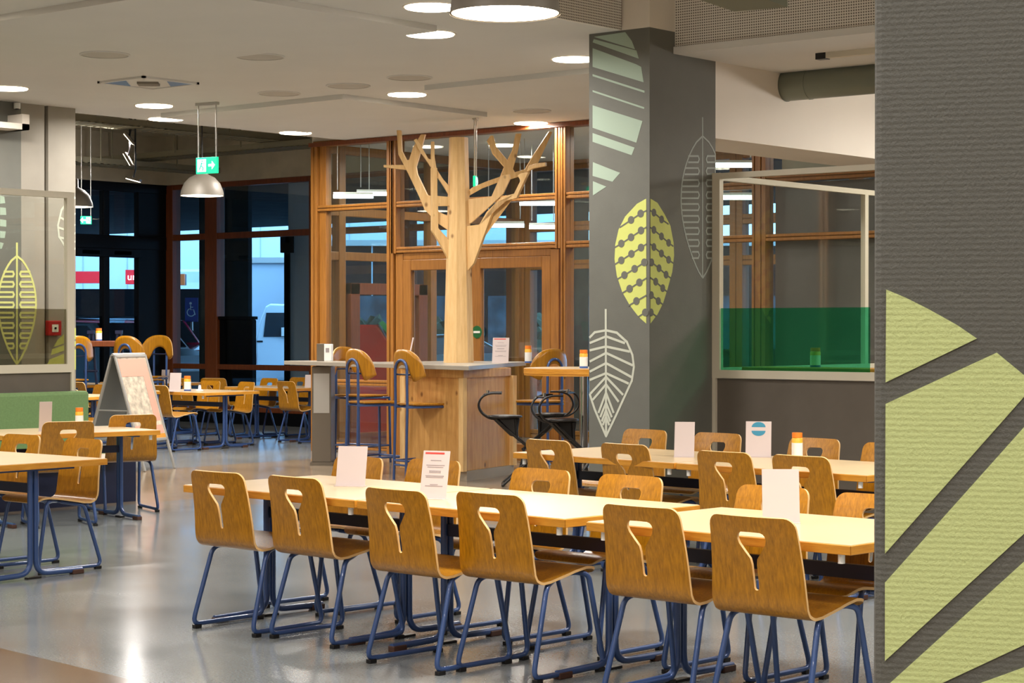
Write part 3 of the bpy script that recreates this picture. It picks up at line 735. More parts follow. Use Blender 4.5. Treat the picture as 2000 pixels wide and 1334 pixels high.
# disabled-parking sign
a = onD(374, 605, 46.5)
t = thing('parking_sign', 'blue wheelchair parking sign above the cars', 'sign', (a.x, a.y, 0), YAW)
zc = a.z; b = MB().box((-0.15, 0, zc - 0.28), (0.15, 0.03, zc + 0.28)); b.build('plate', M['signblue'], t)
MB().tube([(0, 0.06, -0.02), (0, 0.06, zc + 0.28)], 0.03).build('post', M['alu'], t)
s = MB()
s.prism([(0 + 0.03 * math.cos(k * math.pi / 6) - 0.02, -0.01, zc + 0.15 + 0.03 * math.sin(k * math.pi / 6)) for k in range(12)], (0, 0.008, 0))
s.tube([(-0.02, -0.006, zc + 0.11), (-0.02, -0.006, zc + 0.0), (0.05, -0.006, zc + 0.0), (0.085, -0.006, zc - 0.12)], 0.013, 6)
s.tube([(0.09 * math.cos(R(a_)) - 0.01, -0.006, zc - 0.06 + 0.09 * math.sin(R(a_))) for a_ in range(110, 350, 20)], 0.012, 6)
s.tube([(-0.02, -0.006, zc + 0.06), (0.04, -0.006, zc + 0.06)], 0.01, 6)
s.build('wheelchair_symbol', M['vanw'], t)

# ---- white van (side view, nose to the right)
a = onD(500, 705, 58); 
t = thing('van', 'white van standing outside beside the pale pillar', 'van', (a.x, a.y, 0), YAW)
def sidebody(pts, x0, w_, mtl, name, par, bev=0.05):
    return MB().prism([(x, 0, z) for x, z in pts], (0, w_, 0)).build(name, mtl, par, bevel=bev)
sidebody([(0, 0.35), (0, 1.25), (0.12, 1.75), (0.28, 2.16), (0.42, 2.24), (1.05, 2.22), (1.3, 2.05), (1.85, 1.35), (2.5, 1.15), (2.62, 0.95), (2.65, 0.35), (1.7, 0.35), (1.62, 0.62), (1.42, 0.75), (1.15, 0.75), (0.95, 0.62), (0.88, 0.35)], 0, 1.8, M['vanw'], 'body', t)
MB().prism([(0.22, -0.02, 1.28), (0.30, -0.02, 1.98), (0.95, -0.02, 1.98), (1.18, -0.02, 1.75), (1.42, -0.02, 1.28)], (0, 0.03, 0)).build('side_window', M['darkglass'], t)
MB().prism([(1.12, 0.06, 2.1), (1.12, 1.7, 2.1), (1.93, 1.7, 1.32), (1.93, 0.06, 1.32)], (0.03, 0, 0.03)).build('windscreen', M['darkglass'], t)
def wheel(mb, c, r, wd_=0.22):
    n = 24
    mb.prism([(c[0] + r * math.cos(2*math.pi*k/n), c[1], c[2] + r * math.sin(2*math.pi*k/n)) for k in range(n)], (0, wd_, 0))
wh = MB(); wheel(wh, (1.28, -0.03, 0.33), 0.36); w1 = wh.build('wheel', M['rubber'], t); hb = MB(); wheel(hb, (1.28, -0.045, 0.33), 0.21, 0.02); hb.build('hubcap', M['alu'], w1)
MB().box((0.75, -0.12, 1.3), (0.9, -0.02, 1.55)).build('mirror', M['white'], t)
MB().box((0.02, -0.012, 1.12), (0.2, 0.0, 1.17)).build('door_handle', M['black'], t)
MB().box((-0.03, 0.0, 0.5), (0.0, 0.2, 0.75)).build('tail_light', M['red'], t)
MB().box((0.05, -0.01, 0.32), (0.86, 0.05, 0.45)).build('sill', M['black'], t)

def make_car(name, label, m, px, D, rz):
    a = onD(px, 637, D)
    t = thing(name, label, 'car', (a.x, a.y, 0), rz, 'cars parked across the street')
    prof = [(-2.0, 0.25), (-2.05, 0.7), (-1.85, 0.85), (-1.0, 0.95), (-0.45, 1.38), (0.7, 1.42), (1.5, 1.0), (1.95, 0.9), (2.05, 0.5), (2.0, 0.25)]
    MB().prism([(x, -0.85, z) for x, z in prof], (0, 1.7, 0)).build('body', m, t, bevel=0.08)
    MB().prism([(-0.92, -0.87, 0.98), (-0.42, -0.87, 1.33), (0.65, -0.87, 1.36), (1.3, -0.87, 1.02)], (0, 1.74, 0)).build('side_window', M['darkglass'], t)
    MB().prism([(-1.02, -0.7, 0.97), (-0.5, -0.7, 1.36), (-0.5, 0.7, 1.36), (-1.02, 0.7, 0.97)], (-0.02, 0, 0.02)).build('windscreen', M['darkglass'], t)
    MB().box((-2.08, -0.55, 0.3), (-2.04, 0.55, 0.6)).build('grille', M['black'], t)
    for s_ in (-1, 1):
        MB().box((-2.03, s_ * 0.62 - 0.15, 0.62), (-1.95, s_ * 0.62 + 0.15, 0.76)).build('headlight', M['alu'], t)
        for xx in (-1.3, 1.3):
            b = MB(); wheel(b, (xx, s_ * 0.85 - 0.11, 0.30), 0.32); b.build('wheel', M['rubber'], t)
    return t
t = make_car('car', 'white parked car with a dark grille', M['vanw'], 222, 40, R(178)); t.scale = (1.2, 1.2, 1.2)
t = make_car('car', 'red parked car behind the white car', M['carred'], 262, 46, R(172)); t.scale = (1.25, 1.25, 1.25)

make_car('car', 'silver car seen through the left door leaf', M['alu'], 838, 43, R(60))
# ------------------------------------------------------------------ chair
def make_chair():
    root = thing('dining_chair', 'x', 'chair')
    prof = [(0.272, 0.452), (0.262, 0.468), (0.235, 0.480), (0.19, 0.484), (0.10, 0.474), (0.0, 0.456), (-0.08, 0.441), (-0.13, 0.438), (-0.165, 0.452), (-0.183, 0.478),
            (-0.192, 0.52), (-0.20, 0.58), (-0.212, 0.65), (-0.228, 0.73), (-0.246, 0.80), (-0.256, 0.84)]
    # arc length from the top
    P = [Vector((0, y, z)) for y, z in prof]
    S = [0.0]
    for a, b in zip(P[::-1][:-1], P[::-1][1:]): S.append(S[-1] + (b - a).length)
    Ltot = S[-1]
    def at(d):
        Q = P[::-1]
        for i in range(len(S) - 1):
            if d <= S[i + 1] + 1e-9:
                u = (d - S[i]) / (S[i + 1] - S[i]); return Q[i] * (1 - u) + Q[i + 1] * u
        return Q[-1]
    def half(d):
        rc = 0.045
        wb = 0.203 + 0.024 * min(1, d / 0.34)
        if d < rc: wb -= rc - math.sqrt(max(0, rc * rc - (rc - d) ** 2))
        e = Ltot - d
        if e < 0.24: wb = 0.227 - 0.02 * (1 - e / 0.24)
        if e < rc: wb -= rc - math.sqrt(max(0, rc * rc - (rc - e) ** 2))
        return wb
    hk = [(0.064, 0.0), (0.0645, 0.045), (0.070, 0.058), (0.080, 0.0655), (0.095, 0.068), (0.115, 0.062), (0.145, 0.04), (0.175, 0.017), (0.20, 0.0125), (0.295, 0.0115), (0.302, 0.008), (0.305, 0.0)]
    def hole(d):
        if d <= hk[0][0] or d >= hk[-1][0]: return 0
        for (a, ha), (b, hb_) in zip(hk[:-1], hk[1:]):
            if a <= d <= b: return ha + (hb_ - ha) * (d - a) / (b - a)
        return 0
    ds = sorted(set([0.0, 0.002, 0.006, 0.012, 0.02, 0.03, 0.045, 0.055] + [k[0] for k in hk] + [0.13, 0.16, 0.187, 0.22, 0.245, 0.27] +
                    [0.32 + 0.0155 * k for k in range(int((Ltot - 0.32) / 0.0155))] + [Ltot - 0.03, Ltot - 0.015, Ltot - 0.005, Ltot]))
    nx = 7; bm = bmesh.new(); rows = []
    for d in ds:
        p = at(d); hw = half(d); ho = hole(d); r = []
        k = max(0, min(1, (0.42 - d) / 0.42))
        for s in (-1, 1):
            xs = [ho + (hw - ho) * i / (nx - 1) for i in range(nx)]
            if s < 0: xs = [-x for x in xs[::-1]]
            r.append([bm.verts.new((x, p.y + 0.55 * k * x * x - 0.006 * k, p.z)) for x in xs])
        rows.append(r)
    for a, b in zip(rows[:-1], rows[1:]):
        for s in (0, 1):
            for i in range(nx - 1):
                bm.faces.new((a[s][i], a[s][i + 1], b[s][i + 1], b[s][i]))
    bmesh.ops.remove_doubles(bm, verts=bm.verts, dist=1e-5)
    bmesh.ops.dissolve_degenerate(bm, dist=1e-6, edges=bm.edges)
    bmesh.ops.recalc_face_normals(bm, faces=bm.faces)
    me = bpy.data.meshes.new('seat_shell'); bm.to_mesh(me); bm.free()
    me.materials.append(M['ply']); me.materials.append(M['plyedge'])
    for p in me.polygons: p.use_smooth = True
    sh = bpy.data.objects.new('seat_shell', me); COL.objects.link(sh)
    md = sh.modifiers.new('solidify', 'SOLIDIFY'); md.thickness = 0.012; md.offset = 0; md.material_offset_rim = 1
    bpy.context.view_layer.update()
    me2 = bpy.data.meshes.new_from_object(sh.evaluated_get(bpy.context.evaluated_depsgraph_get()))
    sh.modifiers.clear(); sh.data = me2; me2.name = 'seat_shell'
    try: me2.set_sharp_from_angle(angle=R(40))
    except Exception: pass
    sh.parent = root
    for s in (-1, 1):
        b = MB()
        b.tube([(s * 0.15, 0.05, 0.450), (s * 0.18, -0.01, 0.437), (s * 0.21, -0.085, 0.424), (s * 0.234, -0.205, 0.024), (s * 0.234, 0.29, 0.024), (s * 0.21, 0.205, 0.452), (s * 0.18, 0.15, 0.464), (s * 0.15, 0.09, 0.457)], 0.0128, 8, fil=0.05)
        b.build('side_frame', M['blue'], root)
        for yy in (-0.175, 0.26):
            MB().box((s * 0.234 - 0.015, yy - 0.022, 0.0), (s * 0.234 + 0.015, yy + 0.022, 0.020)).build('foot_glide', M['black'], root, bevel=0.003)
    for yy, zz in ((0.05, 0.450), (0.10, 0.457)):
        MB().tube([(-0.16, yy, zz), (0.16, yy, zz)], 0.010, 8).build('crossbar', M['blue'], root)
    return root
chair0 = make_chair(); _used = [False]
def chair(px, py, deg, label, group, z=0.84, D=None):
    p = onZ(px, py, z)
    if D is not None:
        p = onD(px, 637, D)
    rz = R(deg)
    off = Matrix.Rotation(rz, 3, 'Z') @ Vector((0, 0.25, 0))
    loc = (p.x + off.x, p.y + off.y, 0)
    return chair_at(loc, rz, label, group)
def chair_at(loc, rz, label, group):
    if not _used[0]:
        _used[0] = True; chair0.location = loc; chair0.rotation_euler = (0, 0, rz); chair0['label'] = label; chair0['group'] = group; return chair0
    return dup(chair0, loc, rz, label, group)

# ------------------------------------------------------------------ tables
def make_table(L, W, name='dining_table'):
    root = thing(name, 'x', 'table')
    MB().box((-L/2 + 0.004, -W/2 + 0.004, 0.70), (L/2 - 0.004, W/2 - 0.004, 0.74)).build('tabletop', M['lam'], root, bevel=0.002)
    e = MB()
    for a, b in (((-L/2, -W/2), (L/2, -W/2 + 0.006)), ((-L/2, W/2 - 0.006), (L/2, W/2)), ((-L/2, -W/2), (-L/2 + 0.006, W/2)), ((L/2 - 0.006, -W/2), (L/2, W/2))):
        e.box((a[0], a[1], 0.699), (b[0], b[1], 0.737))
    e.build('edge_band', M['edge'], root, bevel=0.003)
    for s in (-1, 1):
        x = s * (L/2 - 0.14); b = MB()
        for t in (-1, 1):
            b.tube([(x, t * 0.021, 0.70), (x, t * 0.021, 0.03), (x, t * (W/2 - 0.1), 0.024)], 0.0175, 10, fil=0.09)
        b.box((x - 0.03, -0.3, 0.68), (x + 0.03, 0.3, 0.70))
        lf = b.build('leg_frame', M['blue'], root)
        for t in (-1, 1): MB().box((x - 0.022, t * (W/2 - 0.14) - 0.045, 0.0), (x + 0.022, t * (W/2 - 0.14) + 0.045, 0.03)).build('foot_cap', M['brown_cap'], lf, bevel=0.005)
        MB().box((x - 0.02, -0.05, 0), (x + 0.02, 0.05, 0.012)).build('foot_cap', M['black'], lf)
    MB().box((-L/2 + 0.15, -0.015, 0.54), (L/2 - 0.15, 0.015, 0.60)).build('crossbar', M['navy'], root)
    for s in (-1, 1): MB().cyl((s * (L/2 - 0.07), -W/2 + 0.04, 0.66), 0.014, 0.04, 10).build('hook', M['white'], root)
    return root
TB = {}
def table(L, W, cx, cy, deg, label, group):
    k = (L, W)
    if k not in TB:
        TB[k] = make_table(L, W); t = TB[k]; t.location = (cx, cy, 0); t.rotation_euler = (0, 0, R(deg)); t['label'] = label; t['group'] = group; return t
    return dup(TB[k], (cx, cy, 0), R(deg), label, group)
G1 = 'tables of the front row'; G2 = 'tables of the second row'
d = -3.6; ca, sa = math.cos(R(d)), math.sin(R(d))
def rowpt(x0, y0, u, v, deg): c_, s_ = math.cos(R(deg)), math.sin(R(deg)); return (x0 + u * c_ - v * s_, y0 + u * s_ + v * c_)
c1 = rowpt(-8.24, 7.07, 0.69, 0.48, d); table(1.37, 0.96, c1[0], c1[1], d, 'front-row table at the far left end, holding a blank white menu card', G1)
c1 = rowpt(-8.24, 7.07, 2.08, 0.48, d); table(1.37, 0.96, c1[0], c1[1], d, 'middle table of the front row, its left end under a printed menu card', G1)
c1 = rowpt(-5.34, 6.87, 0.69, 0.47, d); table(1.37, 0.96, c1[0], c1[1], d, 'front-row table at the right end beside the wallpapered column', G1)
c1 = rowpt(-8.65, 10.33, 0.72, 0.47, -6); table(1.44, 0.96, c1[0], c1[1], -6, 'second-row table in front of the square column', G2)
c1 = rowpt(-8.65, 10.33, 2.18, 0.47, -6); table(1.44, 0.96, c1[0], c1[1], -6, 'second-row table in front of the low grey partition', G2)
table(1.37, 0.96, -10.24 - 0.685, 7.68, 0, 'table cut off by the left edge of the photo', 'tables by the green bench')
table(1.37, 0.90, -13.3, 10.1, 78, 'table standing along the green bench', 'tables by the green bench')

# chairs ----------------------------------------------------
g = 'chairs on the near side of the front row'
for (px, py), dg, lab in zip([(420, 921), (571, 931), (768, 955), (952, 963), (1247, 988), (1465, 1008)], [-1, -4, -4, -2, -3, -2],
    ['leftmost of the front row, back to the viewer', 'second from the left in the front row, below the blank card', 'third from the left in the front row, below the printed card',
     'fourth from the left in the front row', 'fifth in the front row, where two tables meet', 'rightmost of the front row, next to the wallpapered column']):
    chair(px, py, dg, 'plywood chair, ' + lab, g)
g = 'chairs on the far side of the front row'
for (px, py), dg, lab in zip([(705, 892), (852, 898), (1061, 916), (1236, 929), (1514, 950), (1714, 966)], [176, 177, 176, 177, 176, 177],
    ['half hidden by the blank white card', 'behind the printed menu card', 'facing the viewer just left of the middle', 'facing the viewer above the gap between front tables', 'behind the pink-white card on the right table', 'cut off by the wallpapered column, front row']):
    chair(px, py, dg, 'plywood chair ' + lab, g)
g = 'chairs on the near side of the second row'
for (px, py), dg, lab in zip([(1067, 859), (1217, 867), (1411, 882), (1561, 890)], [-6, -6, -5, -5],
    ['leftmost, below the black stools', 'second from the left', 'its slot fully visible', 'below the yellow shaker']):
    chair(px, py, dg, 'plywood chair in the second row, back to viewer, ' + lab, g)
g = 'chairs on the far side of the second row'
for (px, py), dg, lab in zip([(1263, 839), (1405, 846), (1594, 856), (1742, 866)], [175, 176, 175, 176],
    ['against the square column', 'between the two upright cards', 'right of the yellow shaker', 'cut off by the wallpapered column']):
    chair(px, py, dg, 'plywood chair facing the viewer in the rearmost right row, ' + lab, g)
g = 'chairs at the left edge table'
chair(46, 849, 181, 'plywood chair at the left edge with green showing through its handle hole', g)
chair(167, 857, 178, 'plywood chair behind the corner of the left edge table', g)
g = 'chairs at the bench table'
chair(134, 818, 68, 'plywood chair facing the green bench, half covered by the chair before it', g, D=15.7)
chair(261, 810, 70, 'plywood chair seen from behind in front of the folding sign', g, D=16.9)

# ------------------------------------------------------------------ green bench
t = thing('bench', 'green felt bench along the left partition', 'bench', (-14.78, 8.75, 0))
MB().box((0, -2.7, 0.42), (0.13, 2.72, 1.0)).build('backrest', M['felt'], t, bevel=0.03)
MB().box((0.10, -2.7, 0.38), (0.62, 2.72, 0.47)).build('seat', M['felt'], t, bevel=0.03)
MB().box((0.02, -2.65, 0.0), (0.50, 2.95, 0.38)).build('plinth', M['navy'], t)

# ------------------------------------------------------------------ menu cards and shakers
def card(pos, rz, label, w_=0.115, h=0.23, printed=0, tilt=12, group='upright menu cards'):
    t = thing('menu_card', label, 'card', pos, rz, group)
    rot = Matrix.Rotation(R(-tilt), 3, 'X')
    MB().box((-w_/2, -0.0015, 0.004), (w_/2, 0.0015, h), rot).build('sheet', M['card'], t)
    MB().box((-w_/2, -0.03, 0.0), (w_/2, 0.035, 0.004)).build('base', M['card'], t)
    if printed:
        b = MB()
        for s_ in ((-1),):
            b.box((-w_ * 0.42, -0.0024, h * 0.93), (w_ * 0.3, -0.0015, h * 0.965), rot)
        b.build('heading', M['cardred'], t)
        b = MB()
        for k, (f, wl) in enumerate([(0.80, .2), (0.70, .35), (0.66, .3), (0.58, .22), (0.55, .22), (0.48, .35), (0.45, .33), (0.30, .15), (0.27, .33)]):
            b.box((-w_ * wl, -0.0024, h * f - 0.0018), (w_ * wl, -0.0015, h * f + 0.0018), rot)
        b.build('text_line', M['ink'], t)
        if printed == 2:
            pass
    return t
TZ = 0.74
def tz(px, py, z=TZ): p = onZ(px, py, z); return (p.x, p.y, z)
card(tz(684, 950), R(24), 'blank white menu card leaning on the left front-row table', 0.165, 0.215)
card(tz(845, 975), R(16), 'menu card with red heading and grey text on the front row', 0.145, 0.24, 1)
t = card(tz(1526, 1022), R(38), 'pinkish white menu card on the right front-row table', 0.16, 0.235)
t = card(tz(1336, 893), R(30), 'slanted white card left of the card with a blue circle', 0.13, 0.235, tilt=16)
t = card(tz(1481, 893), R(30), 'white card with a blue circle on the second row', 0.165, 0.235)
rot = Matrix.Rotation(R(-12), 3, 'X'); b = MB()
for s_ in (1, -1):
    b.prism([rot @ Vector((0.045 * math.cos(R(a_)), -0.0028, 0.185 + s_ * (0.012 + 0.034 * math.sin(R(a_))))) for a_ in range(0, 181, 15)], rot @ Vector((0, 0.001, 0)))
b.build('round_logo', M['teal'], t)
card(tz(88, 843), R(60), 'thin white card on the bench table', 0.10, 0.25, tilt=-14)
card((-13.97, 16.45, 1.19), R(30), 'printed menu card right of the wooden tree on the bar', 0.18, 0.28, 1)
card((-15.05, 16.15, 1.19), R(-40), 'clear edge-on card holder left of the wooden tree', 0.10, 0.28)

def shaker(pos, label, h=0.17, r=0.035):
    t = thing('shaker', label, 'shaker', pos, 0, 'yellow seasoning shakers')
    MB().lathe([(0.0, 0), (r, 0), (r, h * 0.78), (r * 0.85, h * 0.82), (0, h * 0.82)], 20).build('body', M['shaker'], t)
    MB().cyl((0, 0, h * 0.82), r * 0.95, h * 0.18, 20).build('cap', M['shakercap'], t)
    MB().lathe([(r * 1.01, h * 0.1), (r * 1.01, h * 0.62)], 20).build('label_wrap', M['white'], t)
    MB().lathe([(r * 1.02, h * 0.02), (r * 1.02, h * 0.12)], 20).build('label_stripe', M['bluelabel'], t)
    return t
shaker(tz(1557, 897), 'yellow shaker with orange cap on the second-row table', 0.17)
shaker(tz(155, 836), 'yellow shaker with orange cap on the bench table', 0.17, 0.033)
shaker((-13.70, 16.60, 1.17 + 0.02), 'yellow shaker on the right end of the bar counter', 0.19, 0.038)

t = thing('ledge_table', 'narrow standing ledge behind the green film', 'table', (-7.7, 13.95, 0))
MB().box((-1.38, -0.2, 1.215), (1.38, 0.2, 1.255)).build('tabletop', M['edge'], t, bevel=0.004)
for q in (-1, 1): MB().box((q * 1.2 - 0.03, -0.15, 0), (q * 1.2 + 0.03, 0.15, 1.215)).build('leg', M['blue'], t)
shaker((-8.52, 13.98, 1.255), 'shaker seen through the green film', 0.16, 0.042)
# ------------------------------------------------------------------ bar island
ZB = 1.19
bar = thing('bar_counter', 'wooden bar island with grey top under the wooden tree', 'counter', (0, 0, 0))
cp = [(-13.22, 15.08), (-16.85, 15.98), (-16.72, 16.42), (-15.55, 16.2), (-15.3, 17.2), (-14.35, 17.35)]
MB().prism([(x, y, ZB - 0.045) for x, y in cp], (0, 0, 0.045)).build('worktop', mat('grey_laminate', srgb(160, 152, 138), 0.3), bar, bevel=0.004)
bp = [(-13.53, 15.35), (-14.42, 15.42), (-15.2, 16.8), (-14.6, 17.0), (-13.78, 16.4)]
MB().prism([(x, y, 0.1) for x, y in bp], (0, 0, ZB - 0.22)).build('panel', M['pinebar'], bar, bevel=0.004)
MB().prism([(x * 1.0 + 0.02, y + 0.03, 0.0) for x, y in bp], (0, 0, 0.1)).build('plinth', mat('grey_beige_plinth', srgb(160, 148, 130), 0.6), bar)
MB().prism([(x + (0.03 if x > -14 else -0.03), y - 0.03, ZB - 0.13) for x, y in bp], (0, 0, 0.085)).build('apron', M['pinebar'], bar)
b = MB(); b.box((-13.56, 15.31, 0.1), (-13.50, 15.37, 1.06)); b.box((-13.80, 16.37, 0.1), (-13.72, 16.43, 1.06)); b.box((-14.45, 15.38, 0.1), (-14.38, 15.45, 1.06)); b.build('corner_post', M['pine'], bar)
# steel cabinet carrying the left end
a = onD(631, 637, 22.95)
t = thing('steel_cabinet', 'tall stainless steel cabinet under the left end of the bar', 'cabinet', (a.x, a.y, 0), YAW)
MB().box((-0.11, -0.2, 0.04), (0.11, 0.3, 1.13)).build('body', M['steel'], t, bevel=0.006)
MB().box((-0.13, -0.22, 0), (0.13, 0.32, 0.04)).build('plinth', M['steel'], t)
MB().box((-0.09, -0.206, 0.6), (0.09, -0.2, 1.05)).build('door', M['alu'], t)
# napkin dispenser
t = thing('napkin_dispenser', 'white and steel napkin dispenser on the left end of the bar', 'dispenser', (-16.33, 16.13, ZB), R(35))
MB().box((-0.085, -0.06, 0), (0.0, 0.06, 0.2)).build('side_panel', M['steel'], t, bevel=0.004)
MB().box((0.0, -0.06, 0), (0.085, 0.06, 0.195)).build('body', M['white'], t, bevel=0.006)
MB().box((0.02, -0.063, 0.10), (0.06, -0.06, 0.15)).build('slot', M['ink'], t)

# ------------------------------------------------------------------ wooden tree
TX, TY = -14.56, 16.44
tree = thing('wooden_tree', 'stylised pine tree with plywood branches standing on the bar', 'decoration', (0, 0, 0))
tc_ = Vector((TX, TY, 0))
b = MB()
zt = 3.66
ring = lambda r, z: [(TX + r * math.cos(R(22.5 + 45 * k + 10)), TY + r * math.sin(R(22.5 + 45 * k + 10)), z) for k in range(8)]
v = ring(0.168, ZB) + ring(0.105, zt)
b.add(v, [(k, (k + 1) % 8, 8 + (k + 1) % 8, 8 + k) for k in range(8)] + [list(range(8))[::-1], list(range(8, 16))])
b.build('trunk', M['pine'], tree)
def fin(pts, az, th=0.045, lab=None):
    """branch cut from board: vertical plane through the trunk axis, turned az degrees from the view plane"""
    dr_ = Matrix.Rotation(R(az), 3, 'Z') @ _rt; n = dr_.cross(Vector((0, 0, 1)))
    P_ = []
    for x, y in pts:
        q = onPl(740 + x / 4.764, 240 + y / 4.764, tc_, n)
        P_.append(q - n * th / 2)
    MB().prism(P_, n * th).build('branch', M['pine'], tree, bevel=0.004)
fin([(720,1050),(560,940),(430,810),(380,690),(300,520),(240,400),(185,295),(170,70),(208,70),(218,265),(262,350),(285,345),(322,230),(395,108),(435,108),(385,290),(350,410),(362,480),(455,672),(482,680),(540,820),(720,900)], -14)
fin([(720,1320),(660,1300),(550,1100),(488,1000),(485,420),(538,420),(540,680),(720,695),(720,775),(545,775),(548,980),(612,1050),(720,1180)], 22)
fin([(740,760),(690,740),(600,590),(520,470),(455,370),(385,270),(325,160),(350,148),(405,240),(460,335),(482,340),(485,175),(515,175),(518,320),(535,430),(600,530),(655,590),(740,592)], 8)
fin([(330,440),(245,437),(50,415),(50,393),(245,392),(300,400)], -20)
fin([(800,660),(870,600),(1000,545),(1130,500),(1165,410),(1060,290),(1025,200),(1005,170),(1040,118),(1062,120),(1090,225),(1145,290),(1195,350),(1240,260),(1275,100),(1325,100),(1290,270),(1245,430),(1262,460),(1360,430),(1430,310),(1580,80),(1612,85),(1480,370),(1380,475),(1230,525),(1120,550),(960,610),(800,700)], 12)
fin([(800,960),(865,930),(1010,800),(1160,660),(1225,520),(1215,480),(1140,490),(1100,570),(1050,685),(868,708),(800,712)], -8)
fin([(800,1420),(890,1310),(985,1050),(1095,750),(1290,700),(1315,640),(1400,460),(1330,470),(1300,490),(1325,540),(1265,660),(1150,690),(1010,830),(945,945),(800,965)], -30)
fin([(1380,460),(1440,425),(1555,402),(1555,368),(1470,378),(1400,400)], -24)

# ------------------------------------------------------------------ blue bar stools
def make_stool():
    root = thing('bar_stool', 'x', 'stool')
    MB().prism([(-0.17, -0.17, 0.775), (0.17, -0.17, 0.775), (0.22, 0.05, 0.775), (0.25, 0.30, 0.775), (-0.25, 0.30, 0.775), (-0.22, 0.05, 0.775)], (0, 0, 0.018)).build('seat', M['ply'], root, bevel=0.006)
    b = MB(); pts = [(-0.11, -0.22, 0.0), (-0.105, -0.2, 0.75)]
    for k in range(0, 9): a_ = math.pi - k * math.pi / 8; pts.append((0.105 * math.cos(a_), -0.205, 1.14 + 0.1 * math.sin(a_)))
    pts += [(0.105, -0.2, 0.75), (0.11, -0.22, 0.0)]
    b.tube(pts, 0.0145, 10); b.build('back_frame', M['blue'], root)
    for s in (-1, 1): MB().tube([(s * 0.255, 0.31, 0.765), (s * 0.262, 0.325, 0.0)], 0.0145, 10).build('leg', M['blue'], root)
    b = MB(); b.tube([(-0.12, -0.2, 0.755), (-0.255, 0.31, 0.755), (0.255, 0.31, 0.755), (0.12, -0.2, 0.755)], 0.013, 8, closed=True); b.build('seat_frame', M['blue'], root)
    b = MB(); b.tube([(-0.11, -0.215, 0.2), (0.11, -0.215, 0.2)], 0.011); b.tube([(-0.11, -0.215, 0.155), (0.11, -0.215, 0.155)], 0.011); b.tube([(-0.258, 0.32, 0.2), (0.258, 0.32, 0.2)], 0.011); b.tube([(0.11, -0.215, 0.2), (0.258, 0.32, 0.2)], 0.011); b.tube([(-0.11, -0.215, 0.2), (-0.258, 0.32, 0.2)], 0.011)
    b.build('footrest', M['blue'], root)
    # curved fan-shaped backrest with an arched cut-out
    n = 20; bm = bmesh.new(); cols = []
    for i in range(n + 1):
        u = -1 + 2 * i / n; x = 0.275 * math.sin(u * 1.15) / math.sin(1.15); y = -0.185 + 0.17 * (1 - math.cos(u * 1.15))
        top = 1.02 + 0.33 * math.sqrt(max(0, 1 - (abs(u) ** 2.3)))
        bot = 1.02 + (0.17 * math.sqrt(max(0, 1 - (u / 0.42) ** 2)) if abs(u) < 0.42 else 0.055 * max(0, (abs(u) - 0.6)) / 0.4)
        top = max(top, bot + 0.01)
        cols.append([bm.verts.new((x, y, bot + (top - bot) * k / 5)) for k in range(6)])
    for a_, c_ in zip(cols[:-1], cols[1:]):
        for k in range(5): bm.faces.new((a_[k], c_[k], c_[k + 1], a_[k + 1]))
    me = bpy.data.meshes.new('backrest'); bm.to_mesh(me); bm.free()
    me.materials.append(M['ply']); me.materials.append(M['plyedge'])
    for p in me.polygons: p.use_smooth = True
    o = bpy.data.objects.new('backrest', me); COL.objects.link(o); o.parent = root
    md = o.modifiers.new('solidify', 'SOLIDIFY'); md.thickness = 0.012; md.offset = 1; md.material_offset_rim = 1
    MB().tube([(-0.13, -0.185, 1.09), (0.13, -0.185, 1.09)], 0.009).build('backrest_bracket', M['navy'], root)
    return root
stool0 = make_stool(); gs = 'blue steel bar stools with fan-shaped backs'
# reference: back loop centre px 783 at D 20.7
p = onD(783, 637, 20.6); stool0.location = (p.x + 0.04, p.y + 0.205, 0); stool0.rotation_euler = (0, 0, R(-12)); stool0['label'] = 'blue bar stool with curved wooden back in front of the pine bar panel'; stool0['group'] = gs
p = onD(688, 637, 21.1); dup(stool0, (p.x + 0.04, p.y + 0.205, 0), R(-12), 'blue bar stool with curved wooden back in front of the red bin', gs)
p = onD(668, 637, 23.45); dup(stool0, (p.x + 0.21, p.y, 0), R(-90), 'blue bar stool mostly hidden behind another stool near the steel cabinet', gs)
p = onD(1088, 637, 21.3); dup(stool0, (p.x - 0.21, p.y, 0), R(82), 'blue bar stool behind the round high table', gs)

# ------------------------------------------------------------------ round high table
p = onD(1140, 637, 19.6)
t = thing('high_table', 'round wooden high table on a chrome column at the square column', 'table', (p.x, p.y, 0))
MB().cyl((0, 0, 1.11), 0.585, 0.018, 48).build('edge_band', M['edge'], t)
MB().cyl((0, 0, 1.128), 0.59, 0.05, 48).build('tabletop', M['edge'], t, bevel=0.01)
MB().cyl((0, 0, 1.178), 0.575, 0.003, 48).build('laminate', M['lam'], t)
MB().cyl((0, 0, 0.03), 0.04, 1.08, 20).build('column', M['chrome'], t)
MB().cyl((0, 0, 0.0), 0.22, 0.03, 32).build('base', M['steel'], t)
b = MB(); b.tube([(0.25 * math.cos(k * math.pi / 8), 0.25 * math.sin(k * math.pi / 8), 0.3) for k in range(16)], 0.012, closed=True); b.tube([(-0.25, 0, 0.3), (0.25, 0, 0.3)], 0.01); b.build('foot_ring', M['chrome'], t)
HT = Vector((p.x, p.y, 0))
q = onD(1140, 637, 19.3); shaker((q.x, q.y, 1.181), 'yellow shaker with orange cap on the round high table', 0.18, 0.04)

